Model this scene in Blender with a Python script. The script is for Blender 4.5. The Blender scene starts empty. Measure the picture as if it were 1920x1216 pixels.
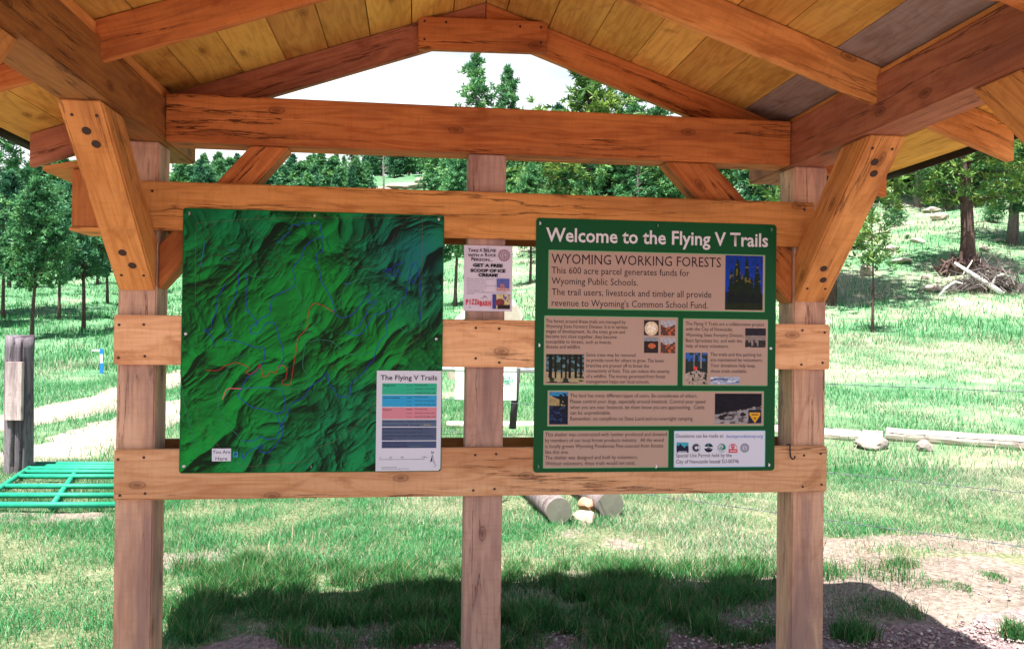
import bpy, bmesh, math, random
import numpy as np
from mathutils import Vector, Matrix
random.seed(7); RNG = np.random.default_rng(11)
scene = bpy.context.scene
COL = scene.collection
EYE = 1.6

# ------------------------------------------------------------------ camera
YAW, PITCH, ROLL, FPX = 0.118974, 0.0090235, 0.0122126, 1500.0     # photo pixels (1920 wide)
def cam_axes():
    cy, sy, cp, sp = math.cos(YAW), math.sin(YAW), math.cos(PITCH), math.sin(PITCH)
    fwd = np.array([sy*cp, cy*cp, sp]); right = np.array([cy, -sy, 0.0]); up = np.cross(right, fwd)
    cr, sr = math.cos(ROLL), math.sin(ROLL)
    return right*cr + up*sr, up*cr - right*sr, fwd
CR, CU, CF = cam_axes()
cam_d = bpy.data.cameras.new('camera'); cam = bpy.data.objects.new('camera', cam_d); COL.objects.link(cam)
m = Matrix.Identity(4)
for i in range(3):
    m[i][0], m[i][1], m[i][2] = CR[i], CU[i], -CF[i]
m[2][3] = EYE
cam.matrix_world = m
cam_d.sensor_width = 36.0; cam_d.lens = 36.0*FPX/1920.0; cam_d.clip_start = 0.05; cam_d.clip_end = 2000
scene.camera = cam
# ------------------------------------------------------------------ light
SUN_DIR = Vector((-0.21, -0.29, 1.0)).normalized()      # towards the sun
elev = math.asin(SUN_DIR.z); az = math.atan2(SUN_DIR.x, SUN_DIR.y)
w = bpy.data.worlds.new('World'); scene.world = w; w.use_nodes = True
nt = w.node_tree; bg = nt.nodes['Background']
sky = nt.nodes.new('ShaderNodeTexSky'); sky.sky_type = 'NISHITA'; sky.sun_disc = False
sky.sun_elevation = elev; sky.sun_rotation = az; sky.air_density = 1.0; sky.dust_density = 2.0; sky.ozone_density = 1.0
nt.links.new(sky.outputs[0], bg.inputs[0]); bg.inputs[1].default_value = 0.05
# thin bright cloud over the blue
tcw = nt.nodes.new('ShaderNodeTexCoord'); mpw = nt.nodes.new('ShaderNodeMapping'); mpw.inputs['Scale'].default_value = (1, 1, 2.6); nt.links.new(tcw.outputs['Generated'], mpw.inputs[0])
cnz = nt.nodes.new('ShaderNodeTexNoise'); cnz.inputs['Scale'].default_value = 1.9; cnz.inputs['Detail'].default_value = 7; cnz.inputs['Roughness'].default_value = .55; nt.links.new(mpw.outputs[0], cnz.inputs['Vector'])
sxw = nt.nodes.new('ShaderNodeSeparateXYZ'); nt.links.new(tcw.outputs['Generated'], sxw.inputs[0])
lo = nt.nodes.new('ShaderNodeMapRange'); lo.inputs[1].default_value = .15; lo.inputs[2].default_value = .75; lo.inputs[3].default_value = .34; lo.inputs[4].default_value = -.30; nt.links.new(sxw.outputs[2], lo.inputs[0])
cad = nt.nodes.new('ShaderNodeMath'); cad.operation = 'ADD'; nt.links.new(cnz.outputs['Fac'], cad.inputs[0]); nt.links.new(lo.outputs[0], cad.inputs[1])
crp = nt.nodes.new('ShaderNodeMapRange'); crp.inputs[1].default_value = .50; crp.inputs[2].default_value = .72; nt.links.new(cad.outputs[0], crp.inputs[0])
cbg = nt.nodes.new('ShaderNodeBackground'); cbg.inputs[0].default_value = (.93, .98, 1, 1); cbg.inputs[1].default_value = .42
mxw = nt.nodes.new('ShaderNodeMixShader'); nt.links.new(crp.outputs[0], mxw.inputs[0]); nt.links.new(bg.outputs[0], mxw.inputs[1]); nt.links.new(cbg.outputs[0], mxw.inputs[2])
nt.links.new(mxw.outputs[0], nt.nodes['World Output'].inputs[0])
sd = bpy.data.lights.new('sun', 'SUN'); sd.energy = 5.0; sd.angle = math.radians(0.5); sd.color = (1.0, 0.97, 0.92)
so = bpy.data.objects.new('sun', sd); COL.objects.link(so)
so.rotation_euler = SUN_DIR.to_track_quat('Z', 'Y').to_euler(); so.location = (0, 0, 30)
vs = scene.view_settings; vs.view_transform = 'Standard'; vs.look = 'None'; vs.gamma = 1.0; vs.exposure = 1.85
try: scene.cycles.max_bounces = 10; scene.cycles.diffuse_bounces = 6; scene.cycles.transparent_max_bounces = 8
except Exception: pass

# ------------------------------------------------------------------ pixel helpers
def ray(x, y):
    return CF + CR*((x-960)/FPX) - CU*((y-608)/FPX)
def at_d(x, y, d):
    return ray(x, y)*d + np.array([0, 0, EYE])
def on_y(x, y, Y):
    r = ray(x, y); p = r*(Y/r[1]); p[2] += EYE; return p
def on_z(x, y, Z):
    r = ray(x, y); p = r*((Z-EYE)/r[2]); p[2] += EYE; return p

# ------------------------------------------------------------------ terrain
TD = [0, 9, 12, 16, 22, 30, 38, 48, 65, 90, 130, 180, 260, 420]
TA = [-0.62, -0.40, -0.13, 0.07, 0.36, 0.62]
TZ = [[0,0,0,.1,.3,1.05,1.9,2.8,5,9.5,18,30,45,50],
      [0,0,0,.1,.3,1.0,1.8,2.8,5,10,20,33,48,52],
      [0,0,0,.15,.5,1.2,2.0,3.0,6.5,15,27,36,48,52],
      [0,0,0,.3,.9,1.7,2.7,4.2,8,15,27,38,48,52],
      [0,0,0,.4,1.2,2.5,4.6,7.2,12,20,31,42,52,56],
      [0,0,.05,.5,1.3,2.8,5.3,8.3,13,21,32,42,52,56]]
DG = np.arange(0, 421, 1.0)
TZG = []
for row in TZ:
    z = np.interp(DG, TD, row)
    for k in (3, 3):
        zp = np.pad(z, (k, k), mode='edge'); z = np.convolve(zp, np.ones(2*k+1)/(2*k+1), mode='valid')
    TZG.append(z)
TZG = np.array(TZG)
SY, CY = math.sin(YAW), math.cos(YAW)
def bumps(X, Y):
    return (np.sin(X*1.7+1.3)*np.sin(Y*1.3+.4)*.5 + np.sin(X*3.9+Y*2.1)*.25 + np.sin(X*.45-Y*.6+2)*.6)
def terrain(X, Y):
    X = np.asarray(X, float); Y = np.asarray(Y, float)
    d = X*SY + Y*CY; xr = X*CY - Y*SY
    rr = np.clip(np.sqrt(X*X+Y*Y), 0, 420)
    ang = np.arctan2(xr, d)
    a = np.clip(np.tan(np.clip(ang, -1.2, 1.2)), TA[0], TA[-1])
    back = np.clip((np.abs(ang)-0.7)/0.9, 0, 1)          # flatten towards the sides and behind the camera
    de = np.clip(rr*np.cos(np.clip(ang, -.62, .62)), 0, 420)
    i = np.clip(np.searchsorted(TA, a)-1, 0, len(TA)-2)
    TAa = np.array(TA); t = (a-TAa[i])/(TAa[i+1]-TAa[i]); t = t*t*(3-2*t)
    j = np.clip(np.floor(de).astype(int), 0, 419); f = de-j
    z0 = TZG[i, j]*(1-f)+TZG[i, j+1]*f; z1 = TZG[i+1, j]*(1-f)+TZG[i+1, j+1]*f
    z = (z0*(1-t)+z1*t)*(1-back*.8)
    return z + bumps(X, Y)*np.clip((rr-3)/300, 0, .25)
def tz(X, Y): return float(terrain(np.array([X]), np.array([Y]))[0])
def ground_at(x, d):
    """world point on the ground below photo column x at depth d along the view axis"""
    p = at_d(x, 620, d); return Vector((p[0], p[1], tz(p[0], p[1])))
def ground_px(x, y, lo=4, hi=250):
    ds = np.linspace(lo, hi, 3000)
    r = ray(x, y); P = r[None]*ds[:, None]
    k = np.argmax(P[:, 2]+EYE <= terrain(P[:, 0], P[:, 1]))
    return Vector((P[k, 0], P[k, 1], tz(P[k, 0], P[k, 1])))

# ------------------------------------------------------------------ materials
MATS = {}
def new_mat(name):
    mt = bpy.data.materials.new(name); mt.use_nodes = True
    n = mt.node_tree.nodes; l = mt.node_tree.links
    return mt, n, l, n['Principled BSDF']
def plain(name, col, rough=.6, metal=0.0, spec=.5, noise=0.0, nscale=20.0):
    if name in MATS: return MATS[name]
    mt, n, l, b = new_mat(name)
    b.inputs['Base Color'].default_value = (*col, 1); b.inputs['Roughness'].default_value = rough
    b.inputs['Metallic'].default_value = metal; b.inputs['Specular IOR Level'].default_value = spec
    if noise:
        tc = n.new('ShaderNodeTexCoord'); nz = n.new('ShaderNodeTexNoise'); nz.inputs['Scale'].default_value = nscale
        nz.inputs['Detail'].default_value = 6
        l.new(tc.outputs['Object'], nz.inputs['Vector'])
        mx = n.new('ShaderNodeMix'); mx.data_type = 'RGBA'
        l.new(nz.outputs['Fac'], mx.inputs['Factor'])
        mx.inputs['A'].default_value = (*[c*(1-noise) for c in col], 1); mx.inputs['B'].default_value = (*[min(1, c*(1+noise)) for c in col], 1)
        l.new(mx.outputs['Result'], b.inputs['Base Color'])
        bp = n.new('ShaderNodeBump'); bp.inputs['Strength'].default_value = .4; bp.inputs['Distance'].default_value = .01
        l.new(nz.outputs['Fac'], bp.inputs['Height']); l.new(bp.outputs['Normal'], b.inputs['Normal'])
    MATS[name] = mt; return mt
def attr_mat(name, rough=.7, spec=.3, trans=0.0):
    mt, n, l, b = new_mat(name)
    at = n.new('ShaderNodeAttribute'); at.attribute_name = 'col'
    l.new(at.outputs['Color'], b.inputs['Base Color']); b.inputs['Roughness'].default_value = rough
    b.inputs['Specular IOR Level'].default_value = spec
    if trans:
        tr = n.new('ShaderNodeBsdfTranslucent'); l.new(at.outputs['Color'], tr.inputs['Color'])
        mx = n.new('ShaderNodeMixShader'); mx.inputs[0].default_value = trans
        out = n['Material Output']; l.new(b.outputs[0], mx.inputs[1]); l.new(tr.outputs[0], mx.inputs[2]); l.new(mx.outputs[0], out.inputs[0])
    MATS[name] = mt; return mt
def math_node(n, l, op, a, b=None, clamp=False):
    m_ = n.new('ShaderNodeMath'); m_.operation = op; m_.use_clamp = clamp
    for k, v in enumerate((a, b)):
        if v is None: continue
        if isinstance(v, (int, float)): m_.inputs[k].default_value = v
        else: l.new(v, m_.inputs[k])
    return m_.outputs[0]
def mixc(n, l, fac, a, b):
    mx = n.new('ShaderNodeMix'); mx.data_type = 'RGBA'
    if isinstance(fac, (int, float)): mx.inputs['Factor'].default_value = fac
    else: l.new(fac, mx.inputs['Factor'])
    for nm, v in (('A', a), ('B', b)):
        if isinstance(v, tuple): mx.inputs[nm].default_value = (*v, 1)
        else: l.new(v, mx.inputs[nm])
    return mx.outputs['Result']
def ramp(n, l, v, stops):
    r = n.new('ShaderNodeValToRGB'); el = r.color_ramp.elements
    while len(el) < len(stops): el.new(.5)
    for e, (p, c) in zip(el, stops):
        e.position = p; e.color = (*c, 1) if isinstance(c, tuple) else (c, c, c, 1)
    l.new(v, r.inputs[0]); return r.outputs[0]
def wood(name, light, dark, stain=(.16, .10, .10), stain_amt=.5, axis=0, board_attr=False, knots=1.0, crack=1.0, rough=.75, st_lo=.50):
    mt, n, l, b = new_mat(name)
    tc = n.new('ShaderNodeTexCoord'); oi = n.new('ShaderNodeObjectInfo')
    off = n.new('ShaderNodeVectorMath'); off.operation = 'SCALE'; off.inputs[0].default_value = (37, 53, 71); l.new(oi.outputs['Random'], off.inputs['Scale'])
    co = n.new('ShaderNodeVectorMath'); co.operation = 'ADD'; l.new(tc.outputs['Object'], co.inputs[0]); l.new(off.outputs[0], co.inputs[1])
    cout = co.outputs[0]
    if board_attr:
        at = n.new('ShaderNodeAttribute'); at.attribute_name = 'col'
        o2 = n.new('ShaderNodeVectorMath'); o2.operation = 'SCALE'; o2.inputs['Scale'].default_value = 91; l.new(at.outputs['Color'], o2.inputs[0])
        c2 = n.new('ShaderNodeVectorMath'); c2.operation = 'ADD'; l.new(cout, c2.inputs[0]); l.new(o2.outputs[0], c2.inputs[1]); cout = c2.outputs[0]
    def mapped(along, across):
        mp = n.new('ShaderNodeMapping'); s = [across]*3; s[axis] = along
        mp.inputs['Scale'].default_value = s; l.new(cout, mp.inputs['Vector']); return mp.outputs[0]
    def noise(v, scale, detail=4, rough_=.55, dist=0):
        z = n.new('ShaderNodeTexNoise'); z.inputs['Scale'].default_value = scale; z.inputs['Detail'].default_value = detail
        z.inputs['Roughness'].default_value = rough_; z.inputs['Distortion'].default_value = dist
        l.new(v, z.inputs['Vector']); return z.outputs['Fac']
    big = noise(mapped(1.0, 9), 1.0, 3)                       # figure: contour lines of a stretched noise
    rings = math_node(n, l, 'PINGPONG', math_node(n, l, 'MULTIPLY', big, 9.0), .5)
    rings = ramp(n, l, math_node(n, l, 'MULTIPLY', rings, 2.0), [(0, 0.0), (.45, .25), (1, 1.0)])
    fine = noise(mapped(1.2, 60), 1.0, 5, .65)
    tone = noise(mapped(.7, 3.5), 1.0, 3)
    g = math_node(n, l, 'ADD', math_node(n, l, 'MULTIPLY', rings, .42), math_node(n, l, 'MULTIPLY', fine, .55))
    g = math_node(n, l, 'ADD', g, math_node(n, l, 'SUBTRACT', math_node(n, l, 'MULTIPLY', tone, 1.3), .60), clamp=True)
    c = mixc(n, l, g, light, dark)
    # stains: grey purple weathering running along the grain
    st = ramp(n, l, noise(mapped(1.1, 6), 1.0, 4, .6), [(st_lo, 0.0), (st_lo+.17, 1.0)])
    c = mixc(n, l, math_node(n, l, 'MULTIPLY', st, stain_amt), c, stain)
    c = mixc(n, l, math_node(n, l, 'MULTIPLY', ramp(n, l, noise(mapped(70, 9), 1.0, 3, .6), [(.5, 0.0), (.75, 1.0)]), .22), c, (dark[0]*.7, dark[1]*.65, dark[2]*.6))
    # resin and water blotches
    bl = ramp(n, l, noise(mapped(3.2, 7), 1.0, 5, .6, .8), [(.57, 0.0), (.70, 1.0)])
    c = mixc(n, l, math_node(n, l, 'MULTIPLY', bl, .6), c, (dark[0]*.62, dark[1]*.5, dark[2]*.45))
    # knots
    sx = n.new('ShaderNodeSeparateXYZ'); l.new(cout, sx.inputs[0]); oth = [q for q in range(3) if q != axis]
    kx = math_node(n, l, 'MULTIPLY', sx.outputs[axis], 2.1); ky = math_node(n, l, 'MULTIPLY', math_node(n, l, 'ADD', sx.outputs[oth[0]], sx.outputs[oth[1]]), 4.4)
    cb = n.new('ShaderNodeCombineXYZ'); l.new(kx, cb.inputs[0]); l.new(ky, cb.inputs[1])
    vo = n.new('ShaderNodeTexVoronoi'); vo.voronoi_dimensions = '2D'; vo.inputs['Scale'].default_value = 1.0; l.new(cb.outputs[0], vo.inputs['Vector'])
    kd = vo.outputs['Distance']
    ksel = math_node(n, l, 'GREATER_THAN', vo.outputs['Color'], .42)
    k1 = ramp(n, l, kd, [(.025, .95), (.05, .45), (.065, .9), (.085, .22), (.19, 0.0)])
    k1 = math_node(n, l, 'MULTIPLY', math_node(n, l, 'MULTIPLY', k1, ksel), .8*knots)
    c = mixc(n, l, k1, c, (dark[0]*.35, dark[1]*.3, dark[2]*.35))
    # checks: thin dark splits along the grain
    ck = math_node(n, l, 'ABSOLUTE', math_node(n, l, 'SUBTRACT', noise(mapped(.33, 6), 1.0, 8, .62), .5))
    ckm = ramp(n, l, noise(mapped(.8, 2.5), 1.7, 2), [(.42, 0.0), (.54, 1.0)])
    ck = math_node(n, l, 'MULTIPLY', ramp(n, l, ck, [(0.0, 1.0), (.003, .9), (.0075, 0.0)]), ckm)
    ck = math_node(n, l, 'MULTIPLY', ck, .75*crack)
    c = mixc(n, l, ck, c, (dark[0]*.18, dark[1]*.14, dark[2]*.18))
    if board_attr:
        mu = n.new('ShaderNodeMix'); mu.data_type = 'RGBA'; mu.blend_type = 'MULTIPLY'; mu.inputs['Factor'].default_value = 1
        l.new(c, mu.inputs['A']); l.new(at.outputs['Color'], mu.inputs['B']); c = mu.outputs['Result']
    else:
        hv = n.new('ShaderNodeHueSaturation'); l.new(c, hv.inputs['Color'])
        l.new(math_node(n, l, 'ADD', math_node(n, l, 'MULTIPLY', oi.outputs['Random'], .3), .85), hv.inputs['Value']); c = hv.outputs[0]
    l.new(c, b.inputs['Base Color']); b.inputs['Roughness'].default_value = rough; b.inputs['Specular IOR Level'].default_value = .25
    bp = n.new('ShaderNodeBump'); bp.inputs['Strength'].default_value = .5; bp.inputs['Distance'].default_value = .004
    saw = noise(mapped(85, 5), 1.0, 3, .6)                    # rough-sawn kerf marks across the grain
    h = math_node(n, l, 'SUBTRACT', math_node(n, l, 'ADD', fine, math_node(n, l, 'MULTIPLY', saw, .5)), math_node(n, l, 'MULTIPLY', ck, 2.0))
    l.new(h, bp.inputs['Height']); l.new(bp.outputs['Normal'], b.inputs['Normal'])
    MATS[name] = mt; return mt
W_ORANGE = wood('pine_orange', (.68, .26, .070), (.38, .105, .024), stain=(.18, .05, .02), stain_amt=.5, crack=1.3)
W_RAIL = wood('pine_rail', (.86, .53, .29), (.58, .28, .12), stain=(.38, .13, .05), stain_amt=.5)
W_POST = wood('pine_post', (.74, .48, .32), (.46, .26, .165), stain=(.22, .14, .14), stain_amt=.65, st_lo=.45)
W_BRACE = wood('pine_brace', (.84, .41, .125), (.52, .20, .045), stain=(.25, .08, .02), stain_amt=.45)
W_BROWN = wood('pine_brown', (.40, .18, .045), (.23, .08, .02), stain=(.16, .06, .04), stain_amt=.5)
W_PINK = wood('pine_weathered_pink', (.68, .45, .35), (.42, .24, .185), stain=(.18, .11, .12), stain_amt=.6)
W_RED = wood('pine_reddish', (.50, .20, .10), (.28, .095, .045), stain=(.18, .07, .05), stain_amt=.5)
W_DECK = wood('pine_deck', (.95, .90, .80), (.62, .46, .30), stain=(.40, .28, .18), stain_amt=.4, axis=1, board_attr=True, crack=.3)
W_OLD = wood('weathered_grey_wood', (.42, .38, .38), (.16, .13, .15), stain=(.06, .05, .07), stain_amt=.7, crack=1.6, knots=.5, rough=.9)
W_LOG = wood('bleached_log', (.58, .52, .45), (.36, .30, .25), stain=(.16, .12, .10), stain_amt=.4, crack=1.3, rough=.9)
M_DARKHOLE = plain('dark_bolt_hole', (.05, .03, .02), .9)
M_STEEL = plain('galvanised_steel', (.62, .66, .70), .35, .9)
M_BLACK = plain('black_iron', (.015, .013, .015), .5, .3)
M_NAIL = plain('dark_nail_head', (.06, .035, .03), .6, .3)
M_NEEDLE = attr_mat('pine_needles', .65, .25, .25)
M_GRASS = attr_mat('grass_blades', .6, .25, .35)
M_STONE = attr_mat('gravel_stones', .9, .2)
M_PRINT = attr_mat('printed_picture', .45, .14)
M_BARK = wood('pine_bark', (.16, .10, .085), (.05, .03, .03), stain=(.02, .015, .02), stain_amt=.6, axis=2, knots=0, crack=1.5, rough=.95)
M_GREYBARK = wood('grey_dead_bark', (.30, .255, .24), (.12, .095, .095), stain=(.07, .05, .06), stain_amt=.6, axis=2, knots=0, crack=1.4, rough=.95)
M_ROCK = plain('sandstone', (.29, .23, .18), .9, noise=.35, nscale=7)
M_PALEROCK = plain('pale_sandstone', (.36, .31, .25), .9, noise=.25, nscale=6)
M_REDROCK = plain('orange_sandstone', (.46, .24, .14), .9, noise=.3, nscale=9)

# ------------------------------------------------------------------ object helpers
def thing(name, label, cat, loc=(0, 0, 0), group=None, rz=0.0):
    o = bpy.data.objects.new(name, None); COL.objects.link(o); o.location = loc; o.rotation_euler = (0, 0, rz)
    o.empty_display_size = .2
    o['label'] = label; o['category'] = cat
    if group: o['group'] = group
    return o
def tag(o, label, cat, group=None, kind=None):
    if label: o['label'] = label
    if cat: o['category'] = cat
    if group: o['group'] = group
    if kind: o['kind'] = kind
    return o
def link(name, me, parent=None, mats=None, label=None):
    o = bpy.data.objects.new(name, me); COL.objects.link(o)
    if mats is not None:
        for mt in (mats if isinstance(mats, (list, tuple)) else [mats]): me.materials.append(mt)
    if parent: o.parent = parent
    if label: o['label'] = label
    return o
def rootloc(parent):
    v = Vector((0, 0, 0))
    while parent: v += parent.location; parent = parent.parent
    return v
def np_mesh(name, V, F, col=None, smooth=False, mat_idx=None):
    V = np.asarray(V, np.float32); F = np.asarray(F, np.int32)
    me = bpy.data.meshes.new(name); k = F.shape[1]
    me.vertices.add(len(V)); me.vertices.foreach_set('co', V.ravel())
    me.loops.add(F.size); me.loops.foreach_set('vertex_index', F.ravel())
    me.polygons.add(len(F)); me.polygons.foreach_set('loop_start', np.arange(0, F.size, k, dtype=np.int32))
    try: me.polygons.foreach_set('loop_total', np.full(len(F), k, np.int32))
    except Exception: pass
    if mat_idx is not None: me.polygons.foreach_set('material_index', np.asarray(mat_idx, np.int32))
    if smooth: me.polygons.foreach_set('use_smooth', np.ones(len(F), bool))
    me.update(calc_edges=True)
    if col is not None:
        at = me.color_attributes.new('col', 'FLOAT_COLOR', 'POINT')
        c = np.ones((len(V), 4), np.float32); c[:, :3] = col; at.data.foreach_set('color', c.ravel())
    me.validate(); return me
def bm_to_mesh(bm, name, smooth=False):
    bmesh.ops.recalc_face_normals(bm, faces=bm.faces[:])
    me = bpy.data.meshes.new(name); bm.to_mesh(me); bm.free()
    if smooth:
        for p in me.polygons: p.use_smooth = True
    return me
def frame(ax, up):
    x = Vector(ax).normalized(); z = Vector(up); z = (z - x*z.dot(x)).normalized(); y = z.cross(x)
    return Matrix((x, y, z)).transposed()
def prism(name, poly, ext, axis, mat, parent, bevel=.005, label=None):
    """solid with the polygon 'poly' (world points) extruded by vector 'ext'; wood grain along 'axis'"""
    poly = [Vector(p) for p in poly]; ext = Vector(ext)
    c = sum(poly, Vector())/len(poly)
    R = frame(axis, ext if abs(Vector(axis).normalized().dot(ext.normalized())) < .95 else (0, 0, 1))
    Ri = R.transposed()
    bm = bmesh.new()
    a = [bm.verts.new(Ri @ (p-c)) for p in poly]; b = [bm.verts.new(Ri @ (p+ext-c)) for p in poly]
    bm.faces.new(a); bm.faces.new(b[::-1])
    for i in range(len(a)):
        j = (i+1) % len(a); bm.faces.new((a[i], b[i], b[j], a[j]))
    bmesh.ops.recalc_face_normals(bm, faces=bm.faces[:])
    if bevel: bmesh.ops.bevel(bm, geom=bm.edges[:], offset=bevel, segments=2, affect='EDGES', clamp_overlap=True)
    o = link(name, bm_to_mesh(bm, name), parent, mat, label)
    o.rotation_mode = 'QUATERNION'; o.rotation_quaternion = R.to_quaternion(); o.location = c - rootloc(parent)
    return o
def box(name, x0, x1, y0, y1, z0, z1, axis, mat, parent, bevel=.005, label=None):
    poly = [(x0, y0, z0), (x1, y0, z0), (x1, y0, z1), (x0, y0, z1)]
    return prism(name, poly, (0, y1-y0, 0), axis, mat, parent, bevel, label)
def tube_bm(bm, pts, rads, seg=8, cap=True, wob=0.0):
    pts = [Vector(p) for p in pts]; rings = []
    for i, p in enumerate(pts):
        t = (pts[min(i+1, len(pts)-1)] - pts[max(i-1, 0)]).normalized()
        u = t.orthogonal() if i == 0 else (pu - t*pu.dot(t))
        u.normalize(); pu = u; v = t.cross(u); r = rads[i] if isinstance(rads, (list, tuple)) else rads
        rings.append([bm.verts.new(p + (u*math.cos(k*2*math.pi/seg)+v*math.sin(k*2*math.pi/seg))*r*(1+random.uniform(-wob, wob))) for k in range(seg)])
    for a, b in zip(rings, rings[1:]):
        for k in range(seg):
            bm.faces.new((a[k], a[(k+1) % seg], b[(k+1) % seg], b[k]))
    if cap: bm.faces.new(rings[0][::-1]); bm.faces.new(rings[-1])
def tube(name, pts, rads, mat, parent=None, seg=10, smooth=True, wob=0.0, label=None):
    """tube whose mesh is local to its first point"""
    c = Vector(pts[0]); bm = bmesh.new(); tube_bm(bm, [Vector(p)-c for p in pts], rads, seg, True, wob)
    o = link(name, bm_to_mesh(bm, name, smooth), parent, mat, label); o.location = c - rootloc(parent); return o
def rock_mesh(name, sx, sy, sz, seed, sub=3, rough=.22, flat=.0):
    rd = random.Random(seed); bm = bmesh.new(); bmesh.ops.create_icosphere(bm, subdivisions=sub, radius=1)
    ph = [(Vector((rd.uniform(-1, 1), rd.uniform(-1, 1), rd.uniform(-1, 1))).normalized(), rd.uniform(.55, .95)) for _ in range(11)]
    for v in bm.verts:
        p = v.co.copy()
        for nrm, dd in ph:                      # plane cuts give facets
            e = p.dot(nrm)-dd
            if e > 0: p -= nrm*e*.85
        p *= 1 + rough*.25*math.sin(p.x*7+seed)*math.sin(p.y*6+1)*math.sin(p.z*8+2) + rd.uniform(-.012, .012)
        v.co = Vector((p.x*sx, p.y*sy, p.z*sz))
    return bm_to_mesh(bm, name)

# ------------------------------------------------------------------ value noise (for scattering and masks)
def vnoise(X, Y, s, seed=0):
    x = np.asarray(X)/s + seed*17.13; y = np.asarray(Y)/s - seed*9.71
    xi = np.floor(x).astype(np.int64); yi = np.floor(y).astype(np.int64); fx = x-xi; fy = y-yi
    fx = fx*fx*(3-2*fx); fy = fy*fy*(3-2*fy)
    def h(a, b):
        n = (a*374761393 + b*668265263 + seed*974711) & 0x7fffffff
        n = ((n ^ (n >> 13))*1274126177) & 0x7fffffff
        return ((n ^ (n >> 16)) & 0xffff)/65535.0
    return (h(xi, yi)*(1-fx)+h(xi+1, yi)*fx)*(1-fy)+(h(xi, yi+1)*(1-fx)+h(xi+1, yi+1)*fx)*fy
def fbm(X, Y, s, seed=0, o=3):
    v = 0; a = .5; t = 0
    for k in range(o):
        v = v + a*vnoise(X, Y, s/(2**k), seed+k); t += a; a *= .5
    return v/t
DIRT = [(1760,1120,1.15,.85,1.0),(1640,1060,.7,.35,.85),(1920,1180,1.2,.8,1),(1300,1075,.95,.16,.75),(1250,1012,.55,.2,.4),(480,1040,.7,.3,.38),
        (180,1068,.3,.13,.5),(430,1100,.3,.12,.7),(1700,1022,.9,.35,.6),(60,972,.6,.2,.6),(1560,1150,.9,.6,.8),(1150,1000,.5,.25,.35),(640,1170,.4,.12,.7)]
DIRTW = [(*on_z(a, b, 0)[:2], rx, ry, s) for a, b, rx, ry, s in DIRT]
def dirt_mask(X, Y):
    v = np.zeros_like(X)
    for cx, cy, rx, ry, s in DIRTW:
        q = ((X-cx)/rx)**2+((Y-cy)/ry)**2
        v = np.maximum(v, s*np.clip(1.5-q*.9, 0, 1))
    return np.clip(v*1.1 + (fbm(X, Y, .3, 5, 4)-.5)*1.7*(v > 0), 0, 1)
def gravel_mask(X, Y):
    edge = 4.27 + (fbm(X, Y, .5, 9)-.5)*.5 - np.clip(-X-.9, 0, 1)*.9
    return np.clip((edge-Y)/.14, 0, 1)
TRACKS = [[(-160,880),(60,862),(140,835),(215,808),(325,770),(420,742)], [(-160,812),(-20,800),(60,788),(140,765),(215,744),(325,706),(400,690)]]
TRW = []
for tr in TRACKS:
    pts = [ground_px(a, b) for a, b in tr]
    dense = []
    for p, q in zip(pts, pts[1:]):
        for k in range(12): dense.append(p.lerp(q, k/12))
    TRW.append(np.array([[p.x, p.y] for p in dense+[pts[-1]]]))
def track_dist(X, Y):
    dmin = np.full(X.shape, 1e9)
    for T in TRW:
        for a in T[::3]: dmin = np.minimum(dmin, np.hypot(X-a[0], (Y-a[1])*.8))
    return dmin

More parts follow.
